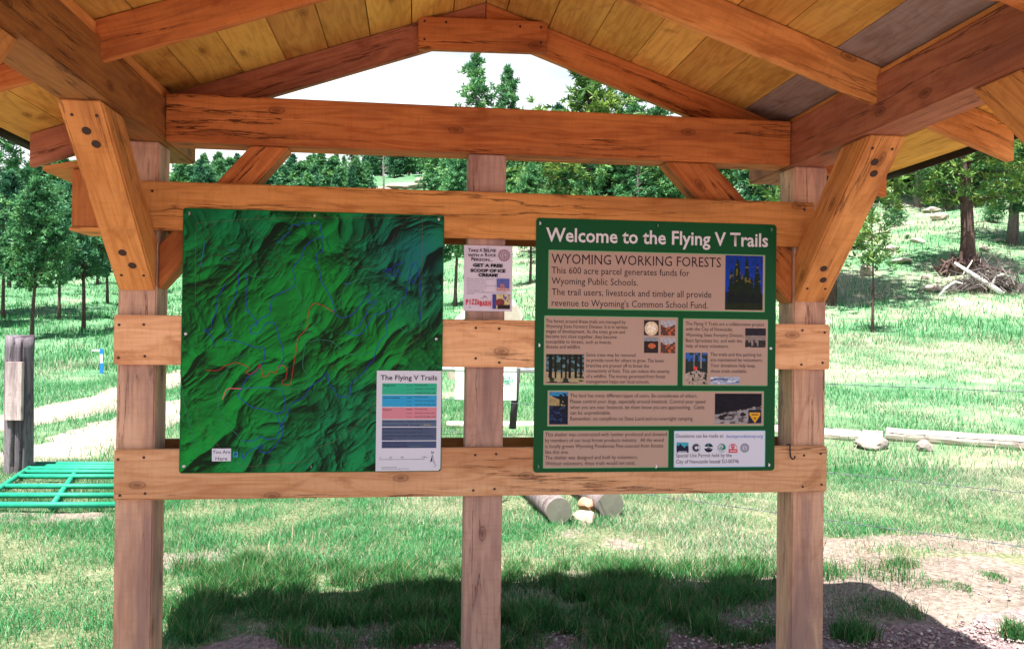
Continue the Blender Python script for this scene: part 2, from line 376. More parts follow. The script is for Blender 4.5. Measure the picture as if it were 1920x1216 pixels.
# ------------------------------------------------------------------ ground
def build_ground():
    rad = np.concatenate([[.0001], np.linspace(.5, 3, 14)[:-1], np.linspace(3, 11, 150)[:-1], np.geomspace(11, 480, 150)])
    f = np.linspace(-.72, .72, 230)+YAW; bk = np.linspace(.72+YAW, 2*math.pi-.72+YAW, 60)[1:-1]
    an = np.concatenate([f, bk]); na = len(an)
    A, Rr = np.meshgrid(an, rad); X = (np.sin(A)*Rr); Y = (np.cos(A)*Rr); Z = terrain(X, Y)
    near = np.clip((14-Rr)/4, 0, 1)
    Z = Z + near*((fbm(X, Y, .35, 3)-.5)*.05 + dirt_mask(X, Y)*(fbm(X, Y, .16, 4)-.5)*.05)
    V = np.stack([X, Y, Z], -1).reshape(-1, 3)
    nr = len(rad); i = np.arange(nr-1)[:, None]*na; j = np.arange(na)[None]; j2 = (j+1) % na
    F = np.stack([i+j, i+j2, i+na+j2, i+na+j], -1).reshape(-1, 4)[:, ::-1]
    dirt = dirt_mask(X, Y); grav = gravel_mask(X, Y)
    dry = np.clip(fbm(X, Y, 2.2, 21, 4)*1.2-.25 + np.clip((X-1.0)/6, 0, .18) + np.clip((X-4)/14, 0, .12), 0, 1)
    me = np_mesh('ground', V, F, np.stack([dirt, dry, grav], -1).reshape(-1, 3), smooth=True)
    mt, n, l, b = new_mat('meadow_ground')
    at = n.new('ShaderNodeAttribute'); at.attribute_name = 'col'
    sp = n.new('ShaderNodeSeparateColor'); l.new(at.outputs['Color'], sp.inputs[0])
    tc = n.new('ShaderNodeTexCoord')
    def noise(scale, detail=5, r=.6):
        z = n.new('ShaderNodeTexNoise'); z.inputs['Scale'].default_value = scale; z.inputs['Detail'].default_value = detail; z.inputs['Roughness'].default_value = r
        l.new(tc.outputs['Object'], z.inputs['Vector']); return z.outputs['Fac']
    n1, n2, n3 = noise(2.2), noise(30, 4), noise(.45)
    s = math_node(n, l, 'ADD', math_node(n, l, 'MULTIPLY', n1, .55), math_node(n, l, 'MULTIPLY', n2, .45))
    s = math_node(n, l, 'ADD', s, math_node(n, l, 'MULTIPLY', math_node(n, l, 'SUBTRACT', sp.outputs[1], .5), .5))
    s = math_node(n, l, 'ADD', s, math_node(n, l, 'MULTIPLY', math_node(n, l, 'SUBTRACT', n3, .5), .3))
    c = ramp(n, l, s, [(.34, (.050, .150, .068)), (.52, (.095, .215, .11)), (.62, (.19, .245, .15)), (.80, (.32, .31, .235))])
    ln_ = n.new('ShaderNodeVectorMath'); ln_.operation = 'LENGTH'; l.new(tc.outputs['Object'], ln_.inputs[0])
    nr_ = n.new('ShaderNodeMapRange'); nr_.inputs[1].default_value = 7; nr_.inputs[2].default_value = 17; nr_.inputs[3].default_value = .78; nr_.inputs[4].default_value = .12; l.new(ln_.outputs['Value'], nr_.inputs[0])
    c = mixc(n, l, nr_.outputs[0], c, ramp(n, l, math_node(n, l, 'ADD', math_node(n, l, 'MULTIPLY', n2, .75), math_node(n, l, 'MULTIPLY', n1, .25)), [(.34, (.06, .055, .03)), (.5, (.15, .135, .075)), (.66, (.27, .235, .15))]))
    dcol = ramp(n, l, math_node(n, l, 'ADD', math_node(n, l, 'MULTIPLY', n2, .7), math_node(n, l, 'MULTIPLY', n1, .3)), [(.32, (.08, .062, .052)), (.5, (.19, .15, .125)), (.68, (.31, .26, .22))])
    dm = ramp(n, l, math_node(n, l, 'ADD', sp.outputs[0], math_node(n, l, 'MULTIPLY', math_node(n, l, 'SUBTRACT', n2, .5), .6)), [(.35, 0.0), (.6, 1.0)])
    c = mixc(n, l, dm, c, dcol)
    gv = n.new('ShaderNodeTexVoronoi'); gv.inputs['Scale'].default_value = 55; l.new(tc.outputs['Object'], gv.inputs['Vector'])
    gcol = mixc(n, l, gv.outputs['Color'], (.15, .10, .10), (.36, .27, .26))
    gm = ramp(n, l, math_node(n, l, 'ADD', sp.outputs[2], math_node(n, l, 'MULTIPLY', math_node(n, l, 'SUBTRACT', n2, .5), .5)), [(.4, 0.0), (.6, 1.0)])
    c = mixc(n, l, gm, c, gcol)
    l.new(c, b.inputs['Base Color']); b.inputs['Roughness'].default_value = .95; b.inputs['Specular IOR Level'].default_value = .1
    bp = n.new('ShaderNodeBump'); bp.inputs['Strength'].default_value = .7; bp.inputs['Distance'].default_value = .03
    hh = math_node(n, l, 'ADD', n2, math_node(n, l, 'MULTIPLY', gv.outputs['Distance'], sp.outputs[2]))
    l.new(hh, bp.inputs['Height']); l.new(bp.outputs['Normal'], b.inputs['Normal'])
    o = link('ground', me, None, mt); tag(o, 'green and straw coloured meadow rising to a hillside', 'ground', kind='structure')
build_ground()

def build_tracks():
    mt = plain('pale_track_dirt', (.25, .21, .165), .95, noise=.35, nscale=4)
    for k, T in enumerate(TRW):
        V = []; F = []; hw = (.62, .68)[k]
        t = np.gradient(T, axis=0); t /= np.linalg.norm(t, axis=1)[:, None]; nn = np.stack([-t[:, 1], t[:, 0]], -1)
        for i, p in enumerate(T):
            for q in np.linspace(-1, 1, 7):
                j = 1+.5*(vnoise(np.array([p[0]*3]), np.array([p[1]*3+q*50]), 1.0, 2+k)[0]-.5)
                P = p+nn[i]*q*hw*j; V.append((P[0], P[1], tz(P[0], P[1])+.03-.028*abs(q)**3))
        for i in range(len(T)-1):
            for j in range(6):
                a = i*7+j; F.append((a, a+1, a+8, a+7))
        o = link('dirt_track', np_mesh('dirt_track', V, F, smooth=True), None, mt)
        tag(o, 'pale two-track dirt road, %s wheel rut' % ('nearer' if k == 0 else 'farther'), 'dirt track', kind='structure')
build_tracks()

# ------------------------------------------------------------------ grass and gravel (uncountable: stuff)
def sample_wedge(n, d0, d1, p0=-900, p1=2700, power=1.0):
    u = RNG.random(n); d = np.sqrt(d0**2 + u*(d1**2-d0**2)) if power == 1 else d0*(d1/d0)**u
    a = (p0 + RNG.random(n)*(p1-p0) - 960)/FPX
    X = d*(CF[0]+CR[0]*a); Y = d*(CF[1]+CR[1]*a); return X, Y, d
def blades(name, X, Y, H, Wd, colr, label, lean=.55, sub=True):
    n = len(X); Z = terrain(X, Y)-.01; th = RNG.random(n)*2*np.pi; ph = RNG.random(n)*2*np.pi
    sx, sy = np.cos(th)*Wd*.5, np.sin(th)*Wd*.5; lx, ly = np.cos(ph)*H*lean*RNG.random(n), np.sin(ph)*H*lean*RNG.random(n)
    B = np.stack([X, Y, Z], -1)
    side = np.stack([sx, sy, 0*sx], -1); ln = np.stack([lx, ly, 0*lx], -1); up = np.stack([0*H, 0*H, H], -1)
    if sub:
        V = np.stack([B-side, B+side, B-side*.7+up*.55+ln*.35, B+side*.7+up*.55+ln*.35, B+up*.95+ln], 1).reshape(-1, 3)
        i = np.arange(n)[:, None]*5
        F = np.concatenate([i+np.array([[0, 1, 3]]), i+np.array([[0, 3, 2]]), i+np.array([[2, 3, 4]])], 0); k = 5
    else:
        V = np.stack([B-side, B+side, B+up*.95+ln], 1).reshape(-1, 3); F = np.arange(n*3).reshape(-1, 3); k = 3
    o = link(name, np_mesh(name, V, F, np.repeat(colr, k, 0)), None, M_GRASS)
    return tag(o, label, 'grass', kind='stuff')
def grass_cols(X, Y, dryk=0.0):
    n = len(X)
    g = np.array([.040, .200, .064])[None]*(0.6+.9*RNG.random(n))[:, None]
    g2 = np.array([.100, .31, .122])[None]*(0.7+.6*RNG.random(n))[:, None]
    s = np.array([.42, .40, .30])[None]*(0.7+.6*RNG.random(n))[:, None]
    c = np.where((RNG.random(n) < .35)[:, None], g2, g)
    dry = fbm(X, Y, 2.2, 21, 4)*1.2-.25 + np.clip((X-1.0)/6, 0, .18) + np.clip((X-4)/14, 0, .12)+dryk
    pr = np.clip((dry-.42)*1.3, .05, .60)
    return np.where((RNG.random(n) < pr)[:, None], s, c)
def build_grass():
    # close grass between the shelter and the fence
    X, Y, d = sample_wedge(850000, 3.4, 9.5)
    keep = (1-dirt_mask(X, Y)*.93)*(1-gravel_mask(X, Y)*.97)*np.clip(fbm(X, Y, .6, 31)*2.4-.5, .16, 1)
    keep *= np.clip(1.1-np.clip((X-2.2), 0, 1.5)*np.clip((6.2-Y), 0, 1)*.75, .08, 1)
    m_ = RNG.random(len(X)) < keep; X, Y = X[m_], Y[m_]
    H = (.022+.045*RNG.random(len(X)))*(.6+1.0*fbm(X, Y, .4, 33))
    blades('meadow_grass', X, Y, H, .0028+.0028*RNG.random(len(X)), grass_cols(X, Y, .12), 'short bright green grass on the sunlit ground behind the shelter', lean=1.1)
    # tall tufts in the shade of the roof, and scattered
    cl = []
    for k in range(560):
        px = RNG.uniform(330, 1460); py = RNG.choice([RNG.uniform(1060, 1165), RNG.uniform(1080, 1216)], p=[.55, .45])
        if 470 < px < 640 and py > 1112 and RNG.random() < .7: continue
        if vnoise(np.array([px]), np.array([py*2.0]), 55, 77)[0] < .33: continue
        p = on_z(px, py, 0); cl.append((p[0], p[1], RNG.uniform(.05, .13), RNG.uniform(.06, .16)))
    for px, py, r, h in ((465,1062,.10,.15),(1635,1140,.18,.12),(1600,1192,.10,.12),(1480,1100,.12,.14),(1900,1195,.05,.14),(1650,1080,.2,.1),(1550,1075,.2,.12),
                         (400,1108,.12,.16),(1860,1085,.08,.05),(1780,1100,.1,.04),(1190,1085,.12,.2),(1360,1090,.16,.16),(1690,1060,.1,.07)):
        p = on_z(px, py, 0)
        for q in range(3): cl.append((p[0]+RNG.uniform(-r, r)*.5, p[1]+RNG.uniform(-r, r)*.5, r, h))
    Xs, Ys, Hs = [], [], []
    for cx, cy, r, h in cl:
        n = int(90+RNG.random()*170); a = RNG.random(n)*2*np.pi; q = np.sqrt(RNG.random(n))*r
        Xs.append(cx+np.cos(a)*q); Ys.append(cy+np.sin(a)*q); Hs.append(h*(.45+.6*RNG.random(n)))
    X = np.concatenate(Xs); Y = np.concatenate(Ys); H = np.concatenate(Hs); n = len(X)
    c = np.array([.040, .165, .042])[None]*(0.45+1.1*RNG.random(n))[:, None]; c = np.where((RNG.random(n) < .13)[:, None], np.array([.33, .29, .17])[None]*(.6+.6*RNG.random(n))[:, None], c)
    blades('grass_tufts', X, Y, H, .0032+.003*RNG.random(n), c, 'tall dark green grass tufts along the shadow of the roof', lean=.9)
    # meadow beyond the fence
    X, Y, d = sample_wedge(300000, 9.0, 24)
    keep = np.clip(fbm(X, Y, 1.4, 31)*1.8-.25, .15, 1)*(track_dist(X, Y) > .12+.62*RNG.random(len(X))**.7)
    m_ = RNG.random(len(X)) < keep; X, Y, d = X[m_], Y[m_], d[m_]
    blades('meadow_grass_beyond_fence', X, Y, .05+.10*RNG.random(len(X)), .008+.009*RNG.random(len(X)), grass_cols(X, Y, .08), 'pale green meadow grass beyond the wire fence', sub=False)
    X, Y, d = sample_wedge(160000, 22, 75, power=2)
    keep = np.clip(fbm(X, Y, 3, 31)*1.9-.25, .15, 1)
    m_ = RNG.random(len(X)) < keep; X, Y, d = X[m_], Y[m_], d[m_]
    blades('hillside_grass', X, Y, .12+.2*RNG.random(len(X)), (.03+.03*RNG.random(len(X)))*d/40, grass_cols(X, Y, .04), 'rough green and straw grass on the far hillside', sub=False)
    # dry stems
    Xs = []; Ys = []
    for px, py, r, n in ((1275,940,.16,70),(1640,1050,.35,60),(1700,1040,.3,40),(1600,1040,.3,40),(1760,1010,.4,60),(560,1020,.4,120)):
        p = on_z(px, py, 0); a = RNG.random(n)*2*np.pi; q = np.sqrt(RNG.random(n))*r; Xs.append(p[0]+np.cos(a)*q); Ys.append(p[1]+np.sin(a)*q)
    X = np.concatenate(Xs); Y = np.concatenate(Ys); n = len(X)
    blades('dry_grass_stems', X, Y, .05+.09*RNG.random(n), .004+.003*RNG.random(n), np.array([.42, .32, .22])[None]*(.6+.7*RNG.random(n))[:, None], 'dry brown stems standing on the bare soil', lean=.9)
build_grass()
def build_gravel():
    X, Y, d = sample_wedge(70000, 2.2, 5.2)
    g = gravel_mask(X, Y); dm = dirt_mask(X, Y)
    m_ = RNG.random(len(X)) < np.maximum(g, dm*.10); X, Y = X[m_], Y[m_]; n = len(X)
    s = .004+.011*RNG.random(n)**2; Z = terrain(X, Y)+s*.2
    base = np.array([[1,0,0],[-1,0,0],[0,1,0],[0,-1,0],[0,0,1],[0,0,-1]], float)
    fa = np.array([[0,2,4],[2,1,4],[1,3,4],[3,0,4],[2,0,5],[1,2,5],[3,1,5],[0,3,5]])
    a = RNG.random(n)*6.28; V = base[None]*s[:, None, None]*(.6+.7*RNG.random((n, 6, 3))); V[..., 2] *= .7
    c_, s_ = np.cos(a)[:, None], np.sin(a)[:, None]; x = V[..., 0]*c_-V[..., 1]*s_; y = V[..., 0]*s_+V[..., 1]*c_
    V = np.stack([x+X[:, None], y+Y[:, None], V[..., 2]+Z[:, None]], -1).reshape(-1, 3)
    F = (np.arange(n)[:, None, None]*6+fa[None]).reshape(-1, 3)
    pal = np.array([[.34,.22,.21],[.27,.17,.18],[.42,.33,.30],[.20,.15,.16],[.52,.45,.41]])
    c = pal[RNG.integers(0, 5, n)]*(.7+.5*RNG.random(n))[:, None]
    o = link('gravel', np_mesh('gravel', V, F, np.repeat(c, 6, 0)), None, M_STONE); tag(o, 'pinkish crushed gravel under the shelter', 'gravel', kind='stuff')
build_gravel()

# ------------------------------------------------------------------ shelter
E = EYE
shelter = thing('timber_shelter', 'open timber trail shelter of rough orange pine with a plank gable roof', 'shelter', (0.33, 3.72, 0))
PX = {'l': (-1.283, -1.124), 'r': (1.790, 1.954)}
RZ, RX, SL = 1.57+E, .31, .35
def deckz(x): return RZ - SL*abs(x-RX)
screw_bm = bmesh.new(); bmesh.ops.create_cone(screw_bm, cap_ends=True, segments=12, radius1=.0065, radius2=.005, depth=.005); SCREW_ME = bm_to_mesh(screw_bm, 'screw'); SCREW_ME.materials.append(M_NAIL)
hole_bm = bmesh.new(); bmesh.ops.create_cone(hole_bm, cap_ends=True, segments=20, radius1=.016, radius2=.016, depth=.004); HOLE_ME = bm_to_mesh(hole_bm, 'bolt_hole'); HOLE_ME.materials.append(M_DARKHOLE)
def stick_on(name, me, parent, P, nrm):
    """small part whose disc lies on a face: P world point, nrm face normal (parent may be rotated)"""
    o = link(name, me, parent); o.rotation_mode = 'QUATERNION'
    M = Matrix.Translation(P) @ Vector(nrm).to_track_quat('Z', 'Y').to_matrix().to_4x4()
    pw = Matrix.Translation(rootloc(parent.parent)) @ Matrix.Translation(parent.location) @ (parent.rotation_quaternion.to_matrix().to_4x4() if parent.rotation_mode == 'QUATERNION' else parent.rotation_euler.to_matrix().to_4x4())
    L = pw.inverted() @ M
    o.location = L.to_translation(); o.rotation_quaternion = L.to_quaternion(); return o
for key in 'lr':
    x0, x1 = PX[key]
    box('post', x0, x1, 3.638, 3.80, -.02, .81+E-.002, (0, 0, 1), W_POST, shelter, .006)
    box('post', x0, x1, 1.62, 1.78, -.02, .81+E-.002, (0, 0, 1), W_POST, shelter, .006)
box('post', .228, .400, 3.639, 3.80, -.02, .81+E-.002, (0, 0, 1), W_PINK, shelter, .005, 'pinkish centre post')
# rails front and rear
def rail(x0, x1, z0, z1, y, mat, screws=(), label=None, tw=0.0):
    o = box('rail', x0, x1, y, y+.036, z0+E, z1+E, (1, 0, 0), mat, shelter, .005, label)
    for sx in screws:
        for sz in (z0+.03, z1-.035):
            stick_on('screw', SCREW_ME, o, Vector((sx+random.uniform(-.01, .01), y-.001, sz+E+random.uniform(-.01, .01))), (0, -1, 0))
    return o
rail(-1.185, 1.872, .420, .630, 3.600, W_BRACE, (-1.14, 1.83))
rail(-1.285, 1.955, -.161, .052, 3.600, W_RAIL, (-1.255, -1.155, .265, .365, 1.82, 1.925))
rail(-1.276, 1.946, -.741, -.525, 3.600, W_RAIL, (-1.25, -1.15, .265, .365, 1.82, 1.92))
for z0, z1 in ((.412, .62), (-.16, .045), (-.72, -.508)):
    rail(-1.28, 1.95, z0, z1, 3.802, W_BROWN)
# cross beams and side beams
box('cross_beam', -1.098, 1.768, 3.634, 3.78, .812+E, 1.022+E, (1, 0, 0), W_ORANGE, shelter, .006)
box('cross_beam', -1.098, 1.768, 1.62, 1.78, .812+E, 1.022+E, (1, 0, 0), W_ORANGE, shelter, .006)
box('side_beam', -1.283, -1.100, 1.45, 4.13, .81+E, 1.005+E, (0, 1, 0), W_BROWN, shelter, .007)
box('side_beam', 1.770, 1.954, 1.45, 4.13, .81+E, 1.018+E, (0, 1, 0), W_RED, shelter, .007)
# knee braces running forward under the side beams
for key in 'lr':
    x0, x1 = PX[key]
    for sgn, yb in ((1, 3.637), (-1, 1.781)):
        y = lambda t: yb - sgn*t
        poly = [(x0+.002, y(0), .155+E), (x0+.002, y(.635), .808+E), (x0+.002, y(.415), .808+E), (x0+.002, y(0), .385+E)]
        o = prism('knee_brace', poly, (x1-x0-.004, 0, 0), (0, -sgn*.635, .653), W_BRACE, shelter, .007)
        if sgn == 1:
            nrm = Vector((0, -.653, -.635)).normalized()
            for t, dx in ((.10, .035), (.10, .125), (.93, .04), (.93, .125)):
                stick_on('screw', SCREW_ME, o, Vector((x0+dx, y(.635*t), .155+E+.653*t))+nrm*.001, nrm)
            xm = (x0+x1)/2
            for t, dx in ((.16, .012), (.235, -.012), (.80, .014), (.86, -.006)):
                stick_on('bolt_hole', HOLE_ME, o, Vector((xm+dx, y(.635*t), .155+E+.653*t))+nrm*.0005, nrm)
# lateral knee braces in the plane of the posts
for s, pl in ((1, [(-1.122, .36), (-1.122, .165), (-.575, .809), (-.74, .809)]), (-1, [(1.788, .395), (1.788, .15), (1.155, .809), (1.39, .809)])):
    poly = [(a, 3.65, b+E) for a, b in pl]
    prism('knee_brace', poly, (0, .125, 0), (s*.55, 0, .65), W_ORANGE, shelter, .006, 'sideways brace streaked dark brown')
# rafters
for Y, mats in ((3.79, (W_RED, W_ORANGE)), (2.92, (W_ORANGE, W_BRACE)), (2.05, (W_ORANGE, W_ORANGE)), (1.52, (W_ORANGE, W_ORANGE))):
    for s, xe, mt in ((-1, -1.722, mats[0]), (1, 2.355, mats[1])):
        xr = RX + s*.001
        poly = [(xr, Y, RZ-.004), (xe, Y, deckz(xe)-.004), (xe, Y, deckz(xe)-.150), (xr, Y, RZ-.150)]
        prism('rafter', poly, (0, .042, 0), (xe-xr, 0, deckz(xe)-RZ), mt, shelter, .003)
o = prism('gusset_board', [(-.010, 3.75, 1.468+E), (.602, 3.75, 1.477+E), (.600, 3.75, 1.328+E), (-.009, 3.75, 1.315+E)], (0, .038, 0), (1, 0, 0), W_ORANGE, shelter, .004)
for sx, sz in ((.02, 1.445), (.12, 1.445), (.47, 1.445), (.57, 1.447), (.02, 1.36), (.57, 1.375)):
    stick_on('screw', SCREW_ME, o, Vector((sx, 3.749, sz+E)), (0, -1, 0))
# blocking between beam and planks
for x, (a, b) in ((-1.135, (1.007, 1.07)), (1.800, (1.020, 1.05))):
    for y0, y1 in ((2.964, 3.788), (2.094, 2.918)):
        box('blocking', x-.018, x+.018, y0, y1, a+E, deckz(x)-.008, (0, 1, 0), W_BRACE, shelter, .002)
# roof planks: one part, every plank a board of its own shape and tint
def build_roof():
    L = [RX, .155, -.04, -.232, -.425, -.616, -.807, -1.0, -1.19, -1.385, -1.58, -1.770]
    Rr = [RX, .41, .613, .815, 1.02, 1.205, 1.40, 1.605, 1.80, 2.0, 2.2, 2.400]
    bm = bmesh.new(); cols = []
    for s, e in ((-1, L), (1, Rr)):
        for i in range(len(e)-1):
            a, b = e[i]+s*.0022, e[i+1]-s*.0022
            if i == 0: a = RX+s*.003
            y0, y1 = 1.45+random.uniform(-.01, .01), 4.14+random.uniform(-.01, .01)
            tl = random.uniform(-.0015, .0015)
            vs_ = []
            for y in (y0, y1):
                for x, dz in ((a, 0), (b, 0), (b, .02), (a, .02)):
                    vs_.append(bm.verts.new((x, y, deckz(x)+dz+(tl if x == a else -tl))))
            q = vs_
            for f in ((0, 1, 2, 3), (7, 6, 5, 4), (0, 4, 5, 1), (1, 5, 6, 2), (2, 6, 7, 3), (3, 7, 4, 0)): bm.faces.new([q[k] for k in f])
            t = random.uniform(.82, 1.05); t = random.uniform(.72, 1.12); c = (.94*t, .61*t*random.uniform(.92, 1.08), .15*t)
            if (s == 1 and i == 7) or (s == -1 and i == 8): c = (.40, .35, .34)
            cols += [c]*8
    me = bm_to_mesh(bm, 'roof_planks')
    at = me.color_attributes.new('col', 'FLOAT_COLOR', 'POINT')
    for k, c in enumerate(cols): at.data[k].color = (*c, 1)
    link('roof_planks', me, shelter, W_DECK).location = -shelter.location
    mt = plain('dark_roof_metal', (.035, .028, .026), .5, .4)
    for s, xe in ((-1, -1.795), (1, 2.425)):
        poly = [(RX, 1.42, RZ+.024), (xe, 1.42, deckz(xe)+.024), (xe, 1.42, deckz(xe)-.018), (xe+s*.004, 1.42, deckz(xe)-.018), (xe+s*.006, 1.42, deckz(xe)+.05), (RX, 1.42, RZ+.05)]
        prism('roof_panel', poly, (0, 2.76, 0), (0, 1, 0), mt, shelter, 0)
build_roof()

# ------------------------------------------------------------------ lettering and prints
def homog(src, dst):
    A = []
    for (x, y), (u, v) in zip(src, dst):
        A.append([x, y, 1, 0, 0, 0, -u*x, -u*y]); A.append([0, 0, 0, x, y, 1, -v*x, -v*y])
    b = [c for p in dst for c in p]
    h = np.append(np.linalg.solve(np.array(A, float), np.array(b, float)), 1).reshape(3, 3)
    def f(x, y):
        q = h @ np.array([x, y, 1.0]); return q[0]/q[2], q[1]/q[2]
    return f
def raw_text(bodies):
    obs = []
    for b, off in bodies:
        cu = bpy.data.curves.new('t', 'FONT'); cu.body = b; cu.size = 1.0; cu.offset = off; cu.resolution_u = 2
        o = bpy.data.objects.new('t', cu); COL.objects.link(o); obs.append(o)
    dg = bpy.context.evaluated_depsgraph_get(); dg.update(); res = []
    for o in obs:
        oe = o.evaluated_get(dg); me = oe.to_mesh(); me.calc_loop_triangles()
        V = np.empty(len(me.vertices)*3, np.float32); me.vertices.foreach_get('co', V)
        F = np.empty(len(me.loop_triangles)*3, np.int32); me.loop_triangles.foreach_get('vertices', F)
        res.append((V.reshape(-1, 3)[:, :2].astype(float), F.reshape(-1, 3))); oe.to_mesh_clear()
    for o in obs:
        cu = o.data; bpy.data.objects.remove(o); bpy.data.curves.remove(cu)
    return res
CAPH = raw_text([('H', 0)])[0][0][:, 1].max()
def lettering(name, lines, eps, mat, parent, label=None):
    """lines: (text, u0, v0 baseline, u1 or None, cap height, bold offset, slant) in sign coordinates -> one mesh"""
    raw = raw_text([(l_[0], l_[5]) for l_ in lines]); Vs = []; Fs = []; k = 0
    for (t, u0, v0, u1, ch, off, sl), (V, F) in zip(lines, raw):
        if len(V) == 0: continue
        sy = ch/CAPH; x0, x1 = V[:, 0].min(), V[:, 0].max()
        sx = (u1-u0)/(x1-x0) if u1 is not None else sy*.92
        x = u0+(V[:, 0]-x0)*sx+V[:, 1]*sy*sl; z = v0+V[:, 1]*sy
        Vs.append(np.stack([x, 0*x-eps, z], -1)); Fs.append(F+k); k += len(V)
    return link(name, np_mesh(name, np.concatenate(Vs), np.concatenate(Fs)), parent, mat, label)
def flat(name, poly, eps, mat, parent, label=None):
    me = bpy.data.meshes.new(name); me.from_pydata([(u, -eps, v) for u, v in poly], [], [list(range(len(poly)))]); me.update()
    return link(name, me, parent, mat, label)
def rounded(wd, ht, r, n=5):
    P = []
    for cx, cy, a0 in ((wd-r, r, -90), (wd-r, ht-r, 0), (r, ht-r, 90), (r, r, 180)):
        for k in range(n+1):
            a = math.radians(a0+90*k/n); P.append((cx+r*math.cos(a), cy+r*math.sin(a)))
    return P
def panel(name, wd, ht, r, t, mat, parent, edge):
    bm = bmesh.new(); P = rounded(wd, ht, r)
    a = [bm.verts.new((u, 0, v)) for u, v in P]; b = [bm.verts.new((u, t, v)) for u, v in P]
    f0 = bm.faces.new(a); f1 = bm.faces.new(b[::-1]); f1.material_index = 1
    for i in range(len(P)):
        j = (i+1) % len(P); f = bm.faces.new((a[j], a[i], b[i], b[j])); f.material_index = 1
    me = bm_to_mesh(bm, name); return link(name, me, parent, [mat, edge])
def ribbon(bm, pts, wd, eps, mi, smooth=True):
    pts = [Vector((u, v)) for u, v in pts]
    if smooth:                                  # one round of corner cutting
        q = [pts[0]]
        for a, b in zip(pts, pts[1:]): q += [a.lerp(b, .16), a.lerp(b, .84)]
        pts = q+[pts[-1]]
    L = []
    for i, p in enumerate(pts):
        t = pts[min(i+1, len(pts)-1)]-pts[max(i-1, 0)]
        t = t.normalized() if t.length > 1e-9 else Vector((1, 0))
        n_ = Vector((-t.y, t.x))*wd*.5; L.append((bm.verts.new((p.x+n_.x, -eps, p.y+n_.y)), bm.verts.new((p.x-n_.x, -eps, p.y-n_.y))))
    for (a, b), (c, d) in zip(L, L[1:]):
        f = bm.faces.new((a, b, d, c)); f.material_index = mi
def picture(name, u0, v0, u1, v1, eps, func, parent, nx=28, ny=28, label=None):
    s, t = np.meshgrid((np.arange(nx)+.5)/nx, (np.arange(ny)+.5)/ny)
    C = func(s, t); C = np.clip(C*(.55+.9*fbm(s*nx*.9, t*ny*.9, 2.2, nx, 3))[..., None], 0, 1).reshape(-1, 3)
    i, j = np.meshgrid(np.arange(nx), np.arange(ny)); i = i.ravel(); j = j.ravel()
    U = lambda k: u0+(u1-u0)*k/nx
    W = lambda k: v0+(v1-v0)*k/ny
    V = np.stack([np.stack([U(i+a), 0*i-eps, W(j+b)], -1) for a, b in ((0, 0), (1, 0), (1, 1), (0, 1))], 1).reshape(-1, 3)
    F = np.arange(len(V)).reshape(-1, 4)
    return link(name, np_mesh(name, V, F, np.repeat(C, 4, 0)), parent, M_PRINT, label)
def rgb(*c): return np.array(c, float)
def lay(C, mask, c): return C*(1-mask[..., None]) + rgb(*c)*mask[..., None]
def trees_mask(s, t, tops, wd):
    m_ = np.zeros_like(s)
    for cx, top, base, w_ in tops:
        e = np.clip((top-t)/(top-base), 0, 1); jag = .65+.7*vnoise(s*0+cx*31, t*34, 1, 3)
        m_ = np.maximum(m_, ((np.abs(s-cx) < w_*e**.75*jag+.006) & (t < top) & (t > base)).astype(float))
    return m_
def pic_tall(s, t):
    C = np.zeros(s.shape+(3,))+rgb(.005, .05, .42)*(1.2-t[..., None]*.55)
    m_ = trees_mask(s, t, [(.16, .78, .05, .10), (.32, .95, .02, .20), (.57, .97, .02, .15), (.70, .62, .05, .10), (.85, .88, .02, .14), (.45, .66, .05, .10)], 0)
    C = lay(C, m_, (.008, .018, .008)); C = lay(C, m_*(vnoise(s*20, t*20, 1, 8) > .72)*(t > .5), (.13, .12, .03))
    C = lay(C, (t < .22+.16*vnoise(s*9, t*0, 1, 2)).astype(float)*.9, (.006, .010, .012))
    return lay(C, (t < .12).astype(float), (.012, .022, .008))
def pic_stand(s, t):
    C = np.zeros(s.shape+(3,))+rgb(.02, .035, .02); C = lay(C, (vnoise(s*18, t*16, 1, 4) > .62)*(t > .35), (.10, .22, .26))
    C = lay(C, ((t < .38)*(vnoise(s*8, t*16, 1, 6) > .38)).astype(float), (.38, .33, .19))
    tr = np.zeros_like(s)
    for c_, w_ in ((.12, .05), (.25, .03), (.41, .03), (.52, .025), (.63, .03), (.78, .04), (.92, .035)): tr = np.maximum(tr, (np.abs(s-c_) < w_)*(t > .16))
    return lay(C, tr, (.012, .010, .012))
def pic_dusk(s, t):
    C = np.zeros(s.shape+(3,))+rgb(.40, .42, .46); C = lay(C, (t < .45+.35*vnoise(s*6, t*0, 1, 4)).astype(float), (.10, .05, .04))
    return lay(C, ((vnoise(s*7, t*7, 1, 2) > .66)*(t < .6)).astype(float), (.45, .12, .05))
def pic_globe(s, t):
    r = np.hypot(s-.5, t-.45); C = np.zeros(s.shape+(3,))+rgb(.03, .025, .03)
    C = lay(C, (r < .46).astype(float), (.72, .58, .38)); return lay(C, (r < .30).astype(float), (.85, .78, .62))
def pic_fire(s, t):
    C = np.zeros(s.shape+(3,))+rgb(.03, .02, .02); C = lay(C, ((t > .75)).astype(float), (.25, .28, .33)); return lay(C, (np.hypot((s-.55)*1, (t-.45)*1.6) < .27).astype(float), (.50, .13, .06))
def pic_road(s, t):
    C = np.zeros(s.shape+(3,))+rgb(.02, .02, .03); C = lay(C, (t < .62).astype(float), (.26, .21, .19)); C = lay(C, (t < .38).astype(float)*(vnoise(s*14, t*6, 1, 4) > .4), (.03, .03, .03)); return C
